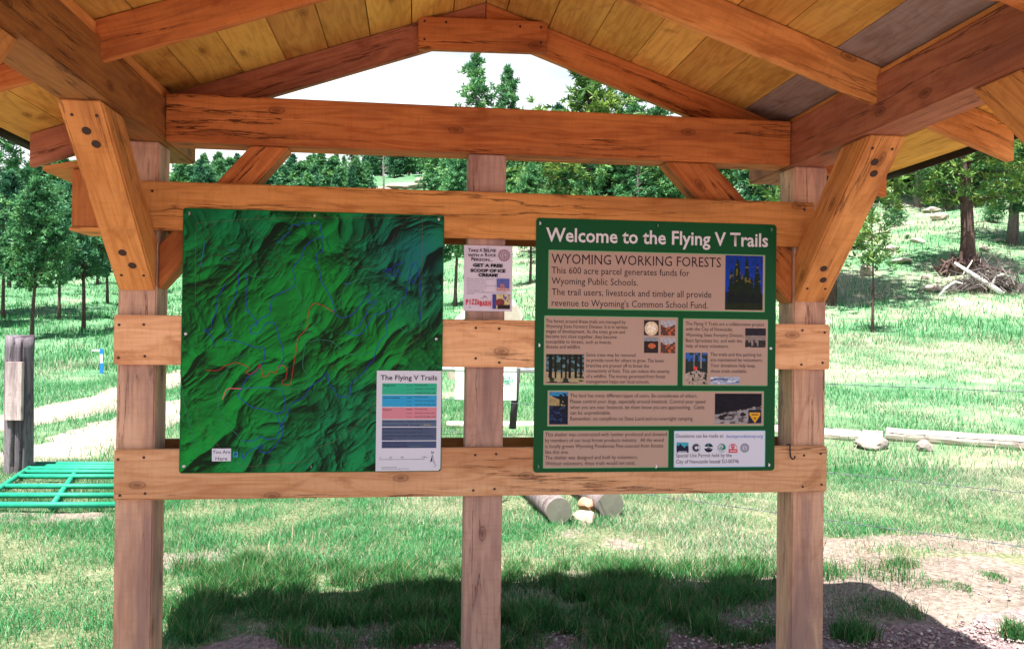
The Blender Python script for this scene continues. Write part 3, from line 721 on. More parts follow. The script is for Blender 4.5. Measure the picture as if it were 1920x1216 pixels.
def pic_trail(s, t):
    C = np.zeros(s.shape+(3,))+rgb(.02, .035, .03); C = lay(C, ((t > .72)*(vnoise(s*9, t*9, 1, 4) > .45)).astype(float), (.03, .12, .42))
    C = lay(C, (t < .45-.25*np.abs(s-.5)).astype(float)*(vnoise(s*12, t*16, 1, 7) > .35), (.40, .33, .28)); C = lay(C, (np.hypot(s-.45, (t-.5)*1.4) < .09).astype(float), (.75, .04, .03))
    return lay(C, ((np.abs(s-.38) < .03)+(np.abs(s-.7) < .03) > 0)*(t > .5)*1.0, (.30, .27, .27))
def pic_snow(s, t):
    C = np.zeros(s.shape+(3,))+rgb(.34, .42, .58); C = lay(C, (np.abs(t-.5-.2*np.sin(s*5)) < .12).astype(float), (.10, .14, .28)); return lay(C, (vnoise(s*9, t*5, 1, 3) > .66).astype(float), (.6, .66, .76))
def pic_pond(s, t):
    C = np.zeros(s.shape+(3,))+rgb(.006, .012, .035); C = lay(C, (t > .88).astype(float), (.03, .25, .5)); C = lay(C, ((t > .58)*(t < .9-.25*s)).astype(float), (.34, .28, .13))
    C = lay(C, ((s > .55)*(t > .35)*(t < .95)*(vnoise(s*9, t*16, 1, 2) > .35)).astype(float), (.01, .015, .012)); return lay(C, ((t < .55)*(vnoise(s*8, t*24, 1, 6) > .7)).astype(float), (.02, .05, .14))
def pic_herd(s, t):
    C = np.zeros(s.shape+(3,))+rgb(.008, .008, .014); gl = t < .28+.28*s+.05*vnoise(s*12, t*0, 1, 3)
    C = lay(C, gl.astype(float), (.30, .29, .30)); C = lay(C, (gl*(vnoise(s*16, t*18, 1, 5) > .62)).astype(float), (.10, .09, .09))
    for cx, cy, r_ in ((.14, .2, .07), (.22, .27, .05), (.6, .3, .06), (.33, .28, .04)): C = lay(C, (np.hypot((s-cx), (t-cy)*.9) < r_).astype(float), (.02, .015, .02))
    return C
def pic_rocks(s, t):
    C = np.zeros(s.shape+(3,))+rgb(.10, .13, .42); C = lay(C, (t < .22+.1*vnoise(s*6, t*0, 1, 3)).astype(float), (.55, .32, .30))
    return lay(C, ((np.hypot((s-.45), (t-.42)*.8) < .17) & (vnoise(s*10, t*10, 1, 5) > .3)).astype(float), (.42, .18, .17))
def pic_scoop(s, t):
    C = np.zeros(s.shape+(3,))+rgb(.62, .55, .26); C = lay(C, (s < .22).astype(float), (.06, .06, .32)); C = lay(C, (np.hypot(s-.42, t-.45) < .26).astype(float), (.22, .05, .06))
    C = lay(C, ((s > .62)*(t > .5)*(vnoise(s*9, t*9, 1, 3) > .6)).astype(float), (.12, .07, .35)); return lay(C, ((t < .3)*(s > .3)).astype(float), (.035, .02, .02))
screw2 = bmesh.new(); bmesh.ops.create_uvsphere(screw2, u_segments=12, v_segments=8, radius=.0085)
for v in screw2.verts: v.co.z = max(0, v.co.z)*.55
PAN_ME = bm_to_mesh(screw2, 'screw', True); PAN_ME.materials.append(M_STEEL)
def sign_screws(parent, pos):
    for u, v in pos:
        o = link('screw', PAN_ME, parent); o.location = (u, -.0003, v); o.rotation_euler = (math.radians(90), 0, random.uniform(0, 3))
def printed(name, col, rough=.42, noise=0): return plain(name, col, rough, 0, .14, noise, 3)
INK = printed('dark_plum_ink', (.022, .010, .020)); INK_BLACK = printed('black_ink', (.010, .009, .012)); TAN = printed('tan_print', (.46, .33, .265)); WHITE = printed('white_print', (.66, .70, .80)); LILAC = printed('white_title_print', (.72, .72, .76))
SIGN_GREEN = printed('dark_green_print', (.004, .085, .024)); LIME = printed('light_green_line', (.10, .42, .16)); EDGE = plain('sign_edge', (.02, .10, .08), .4)
BLUEINK = printed('blue_ink', (.08, .16, .55)); TEAL = printed('teal_ink', (.02, .30, .26)); NAVY = printed('navy_ink', (.012, .016, .045)); REDINK = printed('red_ink', (.62, .05, .07)); GREYINK = printed('grey_ink', (.20, .20, .28)); CYANP = printed('cyan_print', (.05, .38, .50)); YELP = printed('yellow_print', (.70, .36, .02)); DGREEN = printed('wave_green_ink', (.01, .20, .12))
def disc(cu, cv, r, n=24, a0=0, a1=360): return [(cu+r*math.cos(math.radians(a0+(a1-a0)*k/n)), cv+r*math.sin(math.radians(a0+(a1-a0)*k/n))) for k in range(n+(0 if a1-a0 == 360 else 1))]
def ring(bm, cu, cv, r, wd, eps, mi=0, a0=0, a1=360, n=28): ribbon(bm, [(cu+r*math.cos(math.radians(a0+(a1-a0)*k/n)), cv+r*math.sin(math.radians(a0+(a1-a0)*k/n))) for k in range(n+1)], wd, eps, mi, False)
def poly_bm(bm, P, eps, mi):
    f = bm.faces.new([bm.verts.new((u, -eps, v)) for u, v in P]); f.material_index = mi

# ------------------------------------------------------------------ trail map sign
def build_map():
    Wd, Ht = 1.124, 1.144
    root = thing('map_sign', 'green shaded relief trail map panel on the rails with a white legend in its corner', 'map sign', (-1.006, 3.5950, -.627+E))
    pn = panel('panel', Wd, Ht, .012, .004, printed('map_green_base', (.002, .12, .022)), root, EDGE)
    nx, ny = 420, 428; U, V_ = np.meshgrid(np.linspace(.004, Wd-.004, nx), np.linspace(.004, Ht-.004, ny))
    ca, sa = math.cos(math.radians(48)), math.sin(math.radians(48)); P = U*ca+V_*sa; Q = -U*sa+V_*ca
    wx = (fbm(U, V_, .30, 41, 3)-.5)*.22; wy = (fbm(U, V_, .30, 51, 3)-.5)*.22
    hgt = np.zeros_like(U); amp = 1.0; sc = .215; prev = 1.0
    for k in range(6):
        r_ = 1-np.abs(2*vnoise(P*.78+wx, Q+wy, sc, 60+k)-1); r_ = r_**1.4; hgt += amp*r_*prev; prev = np.clip(r_*1.15, .25, 1); amp *= .47; sc *= .52
    hgt = hgt*.060 + .10*fbm(U, V_, .6, 71, 2)
    gy, gx = np.gradient(hgt, Ht/ny, Wd/nx); nrm = np.stack([-gx, -gy, np.full_like(gx, 1.05)], -1); nrm /= np.linalg.norm(nrm, axis=-1, keepdims=True)
    sh = np.clip(nrm @ (np.array([-.62, .55, .62])/np.linalg.norm([-.62, .55, .62])), 0, 1)**1.5
    low = np.clip((fbm(U, V_, .45, 81, 2)-.42)*2.6, 0, 1)[..., None]; base = np.array([.003, .215, .026])*(1-low)+np.array([.003, .175, .055])*low
    ne = np.clip(1-np.hypot(U-1.0, (V_-.98)*.9)/.36, 0, 1)[..., None]*.6; base = base*(1-ne)+np.array([.006, .07, .17])*ne
    Cm = base*(.08+1.40*sh[..., None])
    Vm = np.stack([U, 0*U-.0004, V_], -1).reshape(-1, 3); i_ = np.arange(ny-1)[:, None]*nx+np.arange(nx-1)[None]
    Fm = np.stack([i_, i_+1, i_+nx+1, i_+nx], -1).reshape(-1, 4); link('relief_print', np_mesh('relief_print', Vm, Fm, Cm.reshape(-1, 3)), root, M_PRINT)
    f = homog([(343,392),(831,402),(829,885),(338,884)], [(0, Ht), (Wd, Ht), (Wd, 0), (0, 0)])
    g = lambda q: [f(330+x/2.339, 380+y/2.339) for x, y in q]
    mats = [printed('trail_blue', (.016, .03, .40)), printed('trail_red', (.34, .02, .012)), printed('trail_dark', (.045, .006, .008)), printed('road_teal', (.03, .20, .13)), printed('boundary_pink', (.17, .10, .07)), printed('trail_pink', (.55, .12, .14)), printed('trail_bright_blue', (.02, .16, .38))]
    T = {0: [[(435,175),(460,155),(490,130),(490,110),(510,95),(530,105),(545,80),(560,100),(580,85),(600,95),(620,80),(625,110),(632,145),(645,150)],
      [(640,145),(600,160),(575,175),(555,200),(545,240),(520,265),(505,290),(510,320),(522,360),(480,385),(430,405),(412,430),(410,470),(400,495),(375,500),(355,525),(320,545),(325,570),(350,575),(375,560),(385,530),(425,520),(440,560),(450,600),(465,640),(470,690),(445,725)],
      [(632,150),(640,180),(635,215),(610,220),(610,260),(625,300),(625,335),(650,375),(675,415),(690,470),(695,490),(725,505),(760,495),(790,470),(805,440),(830,415),(850,395)],
      [(850,395),(835,425),(840,440),(880,425),(860,450),(835,465),(830,490),(800,540),(770,560),(735,570),(790,582),(815,570),(830,545),(850,510),(870,485),(900,485),(930,470),(965,460),(985,425),(1005,400),(1015,330),(1030,270),(1050,255),(1060,300),(1035,360),(1020,300),(1040,265)],
      [(1060,300),(1068,360),(1075,440),(1065,530)], [(930,470),(940,500),(915,520),(925,575),(890,605),(875,640),(865,690),(840,710),(825,740),(790,770),(765,790),(760,850),(700,848),(695,820),(670,800),(660,735),(640,770),(590,800)],
      [(270,310),(270,360),(255,420),(225,460),(220,520),(240,545),(210,555),(245,575),(205,600)], [(300,310),(312,360),(300,400),(310,470),(355,525),(350,545)], [(215,355),(190,400),(170,430),(180,470),(155,520),(155,555),(120,555),(155,580),(168,625)],
      [(205,600),(255,600),(310,620),(350,635),(385,630),(385,690),(355,735),(310,765),(285,810)], [(285,812),(270,845),(300,870),(335,895),(380,900),(440,922),(470,915),(478,880),(465,820)],
      [(590,800),(560,850),(500,880),(480,940),(460,970),(440,1030),(400,1035),(370,1020),(340,1040),(295,1040)], [(470,960),(465,1020),(430,1070),(400,1095),(360,1085),(385,1055),(340,1075),(310,1095),(295,1125),(290,1090)],
      [(900,300),(930,285),(945,310),(965,290),(985,315),(935,320),(910,310),(960,270),(1000,255)], [(440,920),(450,960),(470,990)]],
      1: [[(130,730),(180,735),(215,712),(255,697),(300,708),(325,725),(300,740),(320,752),(355,730),(365,700),(375,740),(378,762),(400,755),(410,735),(425,740),(435,750),(445,715),(470,710),(485,730),(480,770),(460,780),(465,795),(500,797),(505,760),(515,690),(525,640),(530,590),(575,545),(570,520),(580,460),(600,438),(640,450),(690,480)]],
      2: [[(140,180),(110,130),(115,105),(165,100),(135,140),(145,185),(200,205),(255,230),(260,260),(240,290),(265,330)], [(300,90),(340,130),(400,165),(430,195),(440,240),(465,270),(440,310)], [(255,270),(200,230),(150,230),(110,260),(100,330),(110,370),(190,350),(260,310)],
          [(900,85),(850,130),(800,150),(760,170),(740,210),(740,250),(770,275),(830,285),(880,265)], [(300,240),(330,230),(345,255),(320,245)], [(370,270),(400,255),(420,275),(390,272)], [(660,690),(675,730),(690,710),(705,735)], [(720,770),(750,740),(760,700),(730,720),(790,725),(740,775)],
          [(925,165),(950,130),(975,90),(1010,85)], [(890,270),(920,230),(940,180),(930,150),(970,150),(960,100),(1000,95)]],
      3: [[(580,610),(620,597),(680,605),(720,640),(740,660),(800,665),(870,655),(900,620),(940,580),(960,530),(1010,570),(1060,535)], [(170,780),(200,750),(260,690),(300,660)], [(175,790),(185,840),(190,910),(215,970),(270,1010),(290,1050)], [(440,310),(480,330),(520,365),(540,410),(575,435),(545,470),(545,530),(565,560)],
          [(630,505),(590,545),(560,620),(550,720),(580,760),(580,800),(540,815),(470,810)], [(700,470),(725,450),(720,400),(740,360),(800,330),(890,320)], [(300,310),(340,325),(400,328),(440,318)], [(20,720),(35,860),(75,1010),(100,1100)]],
      4: [[(85,455),(85,275),(85,96),(86,95),(300,75),(560,65),(1074,65),(1075,66),(1075,300),(1075,580),(1000,640),(975,690),(955,725)], [(95,890),(100,975),(160,1030),(200,1075)], [(270,1130),(290,1155),(600,1130),(605,1075),(700,1045),(800,965),(850,920),(880,850)], [(350,40),(350,66)]],
      5: [[(205,858),(222,810),(285,812)]], 6: [[(285,812),(370,805),(460,815)], [(105,285),(125,175)], [(225,210),(255,208)], [(730,355),(760,352)], [(205,240),(225,255)], [(300,460),(305,480)]]}
    WID = {0: .0027, 1: .0030, 2: .0021, 3: .0021, 4: .0010, 5: .0044, 6: .0027}
    bm = bmesh.new()
    for k, Ls in T.items():
        for q in Ls: ribbon(bm, g(q), WID[k], .0009+.00012*k, k)
    link('trail_lines', bm_to_mesh(bm, 'trail_lines'), root, mats)
    # legend
    fz = lambda x, y: f(690+x/5.79, 680+y/5.79)
    u0, v1 = fz(90, 82); u1, v0 = Wd-.003, .003
    lg = flat('legend', [(u0, v0), (u1-.01, v0), (u1, v0+.01), (u1, v1), (u0, v1)], .0018, WHITE, root)
    ll = []
    def L(t, x, y, x1, ch, off=0.0, sl=0.0):
        a, b_ = fz(x, y); c_ = fz(x1, y)[0] if x1 else None; ll.append((t, a, b_, c_, ch*1.144/ (1143/2.339*5.79)*2.339/2.339, off, sl))
    L('The Flying V Trails', 132, 183, 752, 52, .012)
    cols = [((150, 220, 750, 348), printed('legend_green', (.03, .46, .27))), ((150, 350, 750, 480), printed('legend_blue', (.03, .36, .66))), ((150, 482, 750, 614), printed('legend_pink', (.62, .25, .30))),
            ((150, 619, 750, 696), printed('legend_slate', (.10, .15, .25))), ((150, 702, 750, 846), printed('legend_slate_dark', (.075, .11, .20))), ((150, 853, 750, 930), printed('legend_navy', (.06, .09, .19)))]
    bmx = bmesh.new()
    for i, ((a, b_, c_, d_), mt_) in enumerate(cols):
        p, q = fz(a, b_), fz(c_, d_); poly_bm(bmx, [(p[0], q[1]), (q[0], q[1]), (q[0], p[1]), (p[0], p[1])], .0022, i)
    me = bm_to_mesh(bmx, 'key_panel'); link('key_panel', me, lg, [c_[1] for c_ in cols])
    for t, y in (('Beginner', 252), ('Intermediate', 386), ('Expert', 516)): L(t, 165, y, {'Beginner': 300, 'Intermediate': 345, 'Expert': 258}[t], 20)
    for y0 in (249, 378, 511):
        for k, t in enumerate(('70 inches wide', '40 inches or more wide', 'Less than 40 inches wide')): L(t, 510, y0+k*41, (648, 728, 738)[k], 15)
    L('Numbers in yellow indicate distance between', 163, 645, 735, 17); L('trail junctions in miles.  Example:', 163, 683, 570, 17)
    L('Red dots are locations of trail maps. The', 163, 722, 662, 17); L('location number can be given to 911 to', 163, 761, 660, 17); L('assist first responders in case of emergency.', 163, 802, 722, 17); L('Example:', 163, 836, 270, 17)
    L('20 foot contour lines', 163, 880, 420, 17); L('100 foot contour lines', 163, 915, 432, 17)
    for t, x in (('0', 128), ('250', 235), ('500', 360), ('1,000 m', 592)): L(t, x, 1036, None, 15)
    L('Map produced by trail volunteers', 150, 1140, 315, 11); L('State forestry and city trail data', 150, 1158, 450, 11)
    for q_ in ll: lettering('lettering', [q_], .0027, INK, lg)
    ll.clear(); L('N', 695, 993, 720, 28, .01); lettering('north_letter', ll, .0027, INK_BLACK, lg)
    ll.clear(); L('0.25 mi', 610, 683, 682, 17); lettering('yellow_number', ll, .0027, printed('yellow_ink', (.6, .55, .05)), lg)
    bm = bmesh.new()
    for y0, mi in ((246, 0), (378, 1), (506, 2)):
        for k, (wd, dy) in enumerate(((.0026, 0), (.0014, 43), (.0012, 80))): ribbon(bm, [fz(417, y0+dy), fz(478, y0+dy)], wd, .0027, mi, False)
    km = [DGREEN, NAVY, printed('maroon_ink', (.12, .01, .02)), INK_BLACK, REDINK, LIME]; link('key_lines', bm_to_mesh(bm, 'key_lines'), lg, km); bm = bmesh.new()
    ribbon(bm, [fz(130, 1052), fz(618, 1052)], .0012, .0027, 3, False)
    for x in (130, 250, 374, 618): ribbon(bm, [fz(x, 1044), fz(x, 1056)], .001, .0028, 3, False)
    link('scale_bar', bm_to_mesh(bm, 'scale_bar'), lg, km); bm = bmesh.new()
    poly_bm(bm, [fz(683, 1090), fz(707, 1003), fz(707, 1068)], .0027, 3); ribbon(bm, [fz(735, 1098), fz(707, 1003)], .0012, .0027, 3, False); ribbon(bm, [fz(707, 1068), fz(735, 1098)], .0012, .00285, 3, False)
    link('north_arrow', bm_to_mesh(bm, 'north_arrow'), lg, km); bm = bmesh.new(); poly_bm(bm, disc(*fz(303, 826), .0016, 12), .0027, 4); link('red_dot', bm_to_mesh(bm, 'red_dot'), lg, km); bm = bmesh.new(); ribbon(bm, [fz(728, 1105), fz(748, 1112), fz(744, 1130), fz(722, 1136)], .0012, .0027, 3)
    link('corner_mark', bm_to_mesh(bm, 'corner_mark'), lg, km); bm = bmesh.new(); ribbon(bm, [fz(450, 908), fz(590, 908)], .0009, .0027, 5, False)
    link('contour_sample', bm_to_mesh(bm, 'contour_sample'), lg, km)
    # you are here
    g1 = lambda x, y: f(330+x/2.339, 380+y/2.339)
    a, b_ = g1(160, 1127), g1(243, 1072)
    tg = flat('location_tag', [(a[0], a[1]), (b_[0], a[1]), (b_[0], b_[1]), (a[0], b_[1])], .0018, WHITE, root)
    h = .0155
    lettering('lettering', [('You Are', *g1(163, 1094), g1(240, 1094)[0], h, 0, 0), ('Here', *g1(176, 1123), g1(227, 1123)[0], h, 0, 0)], .0022, INK, tg)
    a, b_ = g1(252, 1111), g1(273, 1087); pk = flat('parking_symbol', [(a[0], a[1]), (b_[0], a[1]), (b_[0], b_[1]), (a[0], b_[1])], .0018, printed('parking_blue', (.03, .27, .48)), root)
    lettering('lettering', [('P', *g1(258, 1107), g1(268, 1107)[0], .0155, .02, 0)], .0022, INK_BLACK, pk)
    sign_screws(root, [g1(*p) for p in ((53,52),(600,57),(1148,68),(45,573),(1141,596),(40,1148),(590,1155))] + [(Wd-.022, .022)])
build_map()

# ------------------------------------------------------------------ welcome sign
def build_welcome():
    Wd, Ht = 1.146, 1.156
    root = thing('welcome_sign', 'dark green welcome panel with white title, tan text boxes and small photographs', 'sign', (.535, 3.5950, -.637+E))
    panel('panel', Wd, Ht, .016, .004, SIGN_GREEN, root, EDGE)
    f = homog([(1007,407),(1456,424),(1450,880),(998,886)], [(0, Ht), (Wd, Ht), (Wd, 0), (0, 0)])
    K = Ht/467.0
    def line(t, x0, y, x1, cap, off=0.0, sl=0.0, y1=None):
        a = f(x0, y); c_ = f(x1, y)[0]; return (t, a[0], a[1], c_, cap*K, off, sl)
    lettering('title', [line('Welcome to the Flying V Trails', 1025, 451, 1440, 24.5, .018)], .0008, LILAC, root)
    def tbox(q, mat, border):
        P = [f(*p) for p in q]; u0 = (P[0][0]+P[3][0])/2; u1 = (P[1][0]+P[2][0])/2; v1 = (P[0][1]+P[1][1])/2; v0 = (P[2][1]+P[3][1])/2
        o = flat('text_box', [(u0, v0), (u1, v0), (u1, v1), (u0, v1)], .0009, mat, root)
        bm = bmesh.new()
        for a, b_ in (((u0, v0), (u1, v0)), ((u1, v0), (u1, v1)), ((u1, v1), (u0, v1)), ((u0, v1), (u0, v0))): ribbon(bm, [a, b_], .003, .0012, 0, False)
        link('border', bm_to_mesh(bm, 'border'), o, border); return o
    def pic(o, x0, y0, x1, y1, fn, nx=40, ny=40):
        a = f(x0, y1); c_ = f(x1, y0); return picture('photograph', a[0], a[1], c_[0], c_[1], .0015, fn, o, nx, ny)
    def para(x0, ys, x1s, ts, cap): return [line(t, x0, y, x1, cap) for t, y, x1 in zip(ts, ys, x1s)]
    o = tbox([(1030,467),(1434,481),(1433,586),(1028,577)], TAN, LIME)
    lettering('lettering', [line('WYOMING WORKING FORESTS', 1035, 493, 1352.5, 18), line('This 600 acre parcel generates funds for', 1035, 511.5, 1294, 12.2), line('Wyoming Public Schools.', 1035, 531.5, 1197, 12.2),
        line('The trail users, livestock and timber all provide', 1035, 552, 1334.5, 12.2), line("revenue to Wyoming's Common School Fund.", 1035, 572.5, 1327.5, 12.2)], .0015, INK, o)
    pic(o, 1359.5, 482, 1430.5, 581, pic_tall, 70, 96)
    o = tbox([(1021,590),(1272,596),(1270,722),(1019,720)], TAN, LIME)
    lettering('lettering', para(1023.5, (604,613.5,623,632.5,642.5,652), (1174,1177.5,1172.5,1157,1147.5,1089), ('The forest around these trails are managed by','Wyoming State Forestry Division. It is in various','stages of development. As the trees grow and','become too close together, they become','susceptible to threats, such as insects,','disease and wildfire.'), 6.6), .0015, INK, o)
    lettering('lettering', para(1099.5, (667.5,677.5,687.5,697.5,707.5,717.5), (1192,1246,1217.5,1256,1248,1218), ('Some trees may be removed','to provide room for others to grow. The lower','branches are pruned off to break the','connectivity of fuels. This can reduce the severity','of a wildfire. The money generated from forest','management helps our local schools.'), 6.6), .0015, INK, o)
    pic(o, 1208, 600, 1236, 628, pic_globe); pic(o, 1239.5, 601, 1267, 628.5, pic_dusk); pic(o, 1208, 632, 1235, 661, pic_fire); pic(o, 1239, 633, 1267, 661.5, pic_dusk); pic(o, 1023, 663.5, 1095.5, 717, pic_stand, 44, 36)
    o = tbox([(1282,597),(1439,600),(1437,723),(1280,721)], TAN, LIME)
    lettering('lettering', para(1286.5, (609.5,619.5,630.5,641,651), (1432,1374,1394,1391,1366), ('The Flying V Trails are a collaborative project','with the City of Newcastle,','Wyoming State Forestry Division,','Bent Sprockets Inc. and with the','help of many volunteers.'), 6.6), .0015, INK, o)
    lettering('lettering', para(1332, (667,677,687.5,698), (1427,1429,1415,1400), ('The trails and the parking lot','are maintained by volunteers.','Your donations help keep','these trails available.'), 6.6), .0015, INK, o)
    pic(o, 1396.5, 616, 1435, 651, pic_road); pic(o, 1285, 661, 1327, 719, pic_trail, 30, 40); pic(o, 1332, 706, 1385.5, 719.5, pic_snow, 30, 10)
    o = tbox([(1027,731),(1431,733),(1430,797),(1025,798)], TAN, LIME)
    lettering('lettering', para(1068.5, (744,755,766,776.5,787.5), (1307.5,1322,1320.5,1145,1299.5), ('The land has many different types of users. Be considerate of others.','Please control your dogs, especially around livestock. Control your speed','when you are near livestock, let them know you are approaching.  Cattle','can be unpredictable.','Remember, no campfires on State Land and no overnight camping.'), 7.0), .0015, INK, o)
    pic(o, 1028.5, 734, 1065, 795, pic_pond, 26, 40); pic(o, 1339.5, 737, 1427, 793, pic_herd, 48, 32)
    bm = bmesh.new(); poly_bm(bm, [f(1402,792), f(1426,792), f(1426,767), f(1402,767)], .0018, 0); poly_bm(bm, [f(1414,792), f(1424,777), f(1424,772), f(1404,772), f(1404,777)], .0021, 1)
    ribbon(bm, [f(1408,776), f(1420,776)], .004, .0024, 0, False); ribbon(bm, [f(1412,783), f(1416,783)], .005, .0024, 0, False); link('yield_symbol', bm_to_mesh(bm, 'yield_symbol'), o, [NAVY, YELP])
    o = tbox([(1018,807),(1253,806),(1252,875),(1017,877)], TAN, LIME)
    lettering('lettering', para(1021, (817.5,828.5,839.5,850.5,861,872), (1250,1244,1243,1065,1195,1191), ('This shelter was constructed with lumber produced and donated','by members of our local forest products industry.  All the wood','is locally grown Wyoming Ponderosa Pine sourced from forests','like this one.','The shelter was designed and built by volunteers.','Without volunteers, these trails would not exist.'), 7.0), .0015, INK, o)
    o = tbox([(1264,807),(1434,806),(1431,872),(1263,875)], WHITE, printed('pale_blue_line', (.25, .62, .75))); o['label'] = 'white donations box with a row of small round logos'
    lettering('lettering', [line('Donations can be made at:', 1267, 819.5, 1356, 7.0)], .0015, INK, o)
    lettering('lettering', [line('Special Use Permit held by the', 1267, 856, 1371, 7.0), line('City of Newcastle lease# SU-00746', 1267, 867.5, 1384, 7.0)], .0015, INK, o)
    lettering('web_address', [line('bentsprocketswy.org', 1361, 819.5, 1428.5, 6.6, 0, .2)], .0015, BLUEINK, o)
    ms = [CYANP, NAVY, DGREEN, REDINK, GREYINK, WHITE, printed('light_grey_ink', (.45, .50, .58))]
    def logo(fn):
        bm = bmesh.new(); fn(bm); link('logo', bm_to_mesh(bm, 'logo'), o, ms)
    R_ = 9*K
    def l1(bm):
        poly_bm(bm, [f(1268,847), f(1290.5,847), f(1290.5,828), f(1268,828)], .0016, 0); poly_bm(bm, [f(1268,847), f(1290.5,847), f(1290.5,836), f(1287,833.5), f(1283,838), f(1278,834), f(1275,830), f(1272,835), f(1268,833)], .0019, 1); ribbon(bm, [f(1271,845.5), f(1287,845.5)], .005, .0022, 6, False)
    def l2(bm):
        c_ = f(1304.5, 838); poly_bm(bm, disc(*c_, R_), .0016, 6); ring(bm, *c_, R_*.55, R_*.42, .0019, 1, 40, 330); ribbon(bm, [(c_[0]-R_*.2, c_[1]), (c_[0]+R_*.8, c_[1])], R_*.22, .0022, 5, False); ribbon(bm, [(c_[0], c_[1]+R_*.4), (c_[0], c_[1]-R_*.4)], R_*.16, .0021, 5, False)
    def l3(bm):
        c_ = f(1328, 838); poly_bm(bm, disc(*c_, R_*.95), .0016, 1); ribbon(bm, [(c_[0]-R_*.95, c_[1]+.1*R_), (c_[0]+R_*.9, c_[1]-.05*R_)], R_*.42, .0019, 5, False); ribbon(bm, [(c_[0]-R_*.4, c_[1]+.0*R_), (c_[0]+R_*.5, c_[1]-.05*R_)], R_*.2, .0022, 1, False); poly_bm(bm, disc(c_[0]-R_*.1, c_[1]+R_*.62, R_*.18, 10), .0019, 0)
    def l4(bm):
        c_ = f(1352, 838); poly_bm(bm, disc(*c_, R_), .0016, 6); poly_bm(bm, disc(c_[0]+R_*.1, c_[1]+R_*.05, R_*.75), .0018, 2)
        ribbon(bm, [(c_[0]+R_*(-.15+.5*math.cos(a)*(1-a/14)), c_[1]+R_*(.1+.5*math.sin(a)*(1-a/14))) for a in [k*.5 for k in range(20)]], R_*.15, .0021, 5); ribbon(bm, [(c_[0]-R_*.8, c_[1]-R_*.45), (c_[0], c_[1]-R_*.62), (c_[0]+R_*.85, c_[1]-R_*.35)], R_*.18, .0023, 5)
    def l5(bm):
        c_ = f(1373, 838); ring(bm, c_[0], c_[1], R_*.85, R_*.12, .0016, 3, 0, 180); poly_bm(bm, [f(1365,847), f(1381.5,847), f(1381.5,840), f(1365,840)], .0017, 3); ring(bm, c_[0], c_[1]+R_*.3, R_*.32, R_*.2, .0018, 3); ribbon(bm, [f(1373,840), f(1373,835)], R_*.25, .0019, 3, False); ribbon(bm, [f(1367,843.5), f(1379.5,843.5)], R_*.16, .0020, 5, False)
    def l6(bm):
        c_ = f(1395, 838); ring(bm, *c_, R_*.8, R_*.32, .0016, 4); ring(bm, *c_, R_*.5, R_*.10, .0018, 4); ribbon(bm, [(c_[0]+R_*.2, c_[1]+R_*.28), (c_[0]-R_*.18, c_[1]+R_*.22), (c_[0]-R_*.15, c_[1]), (c_[0]+R_*.18, c_[1]-R_*.05), (c_[0]+R_*.15, c_[1]-R_*.28), (c_[0]-R_*.22, c_[1]-R_*.25)], R_*.14, .0019, 4)
        for k in range(12): a = k*math.pi/6; ribbon(bm, [(c_[0]+R_*.72*math.cos(a), c_[1]+R_*.72*math.sin(a)), (c_[0]+R_*.9*math.cos(a), c_[1]+R_*.9*math.sin(a))], R_*.08, .0021, 5, False)
    for q in (l1, l2, l3, l4, l5, l6): logo(q)
    z = lambda x, y, o_=400: f(990+x/4, o_+y/4)
    sign_screws(root, [z(93, 70), z(980, 95), z(1822, 132), z(80, 25, 640), z(1816, 52, 640), z(67, 938, 640), z(955, 934, 640), z(1797, 918, 640)])
build_welcome()

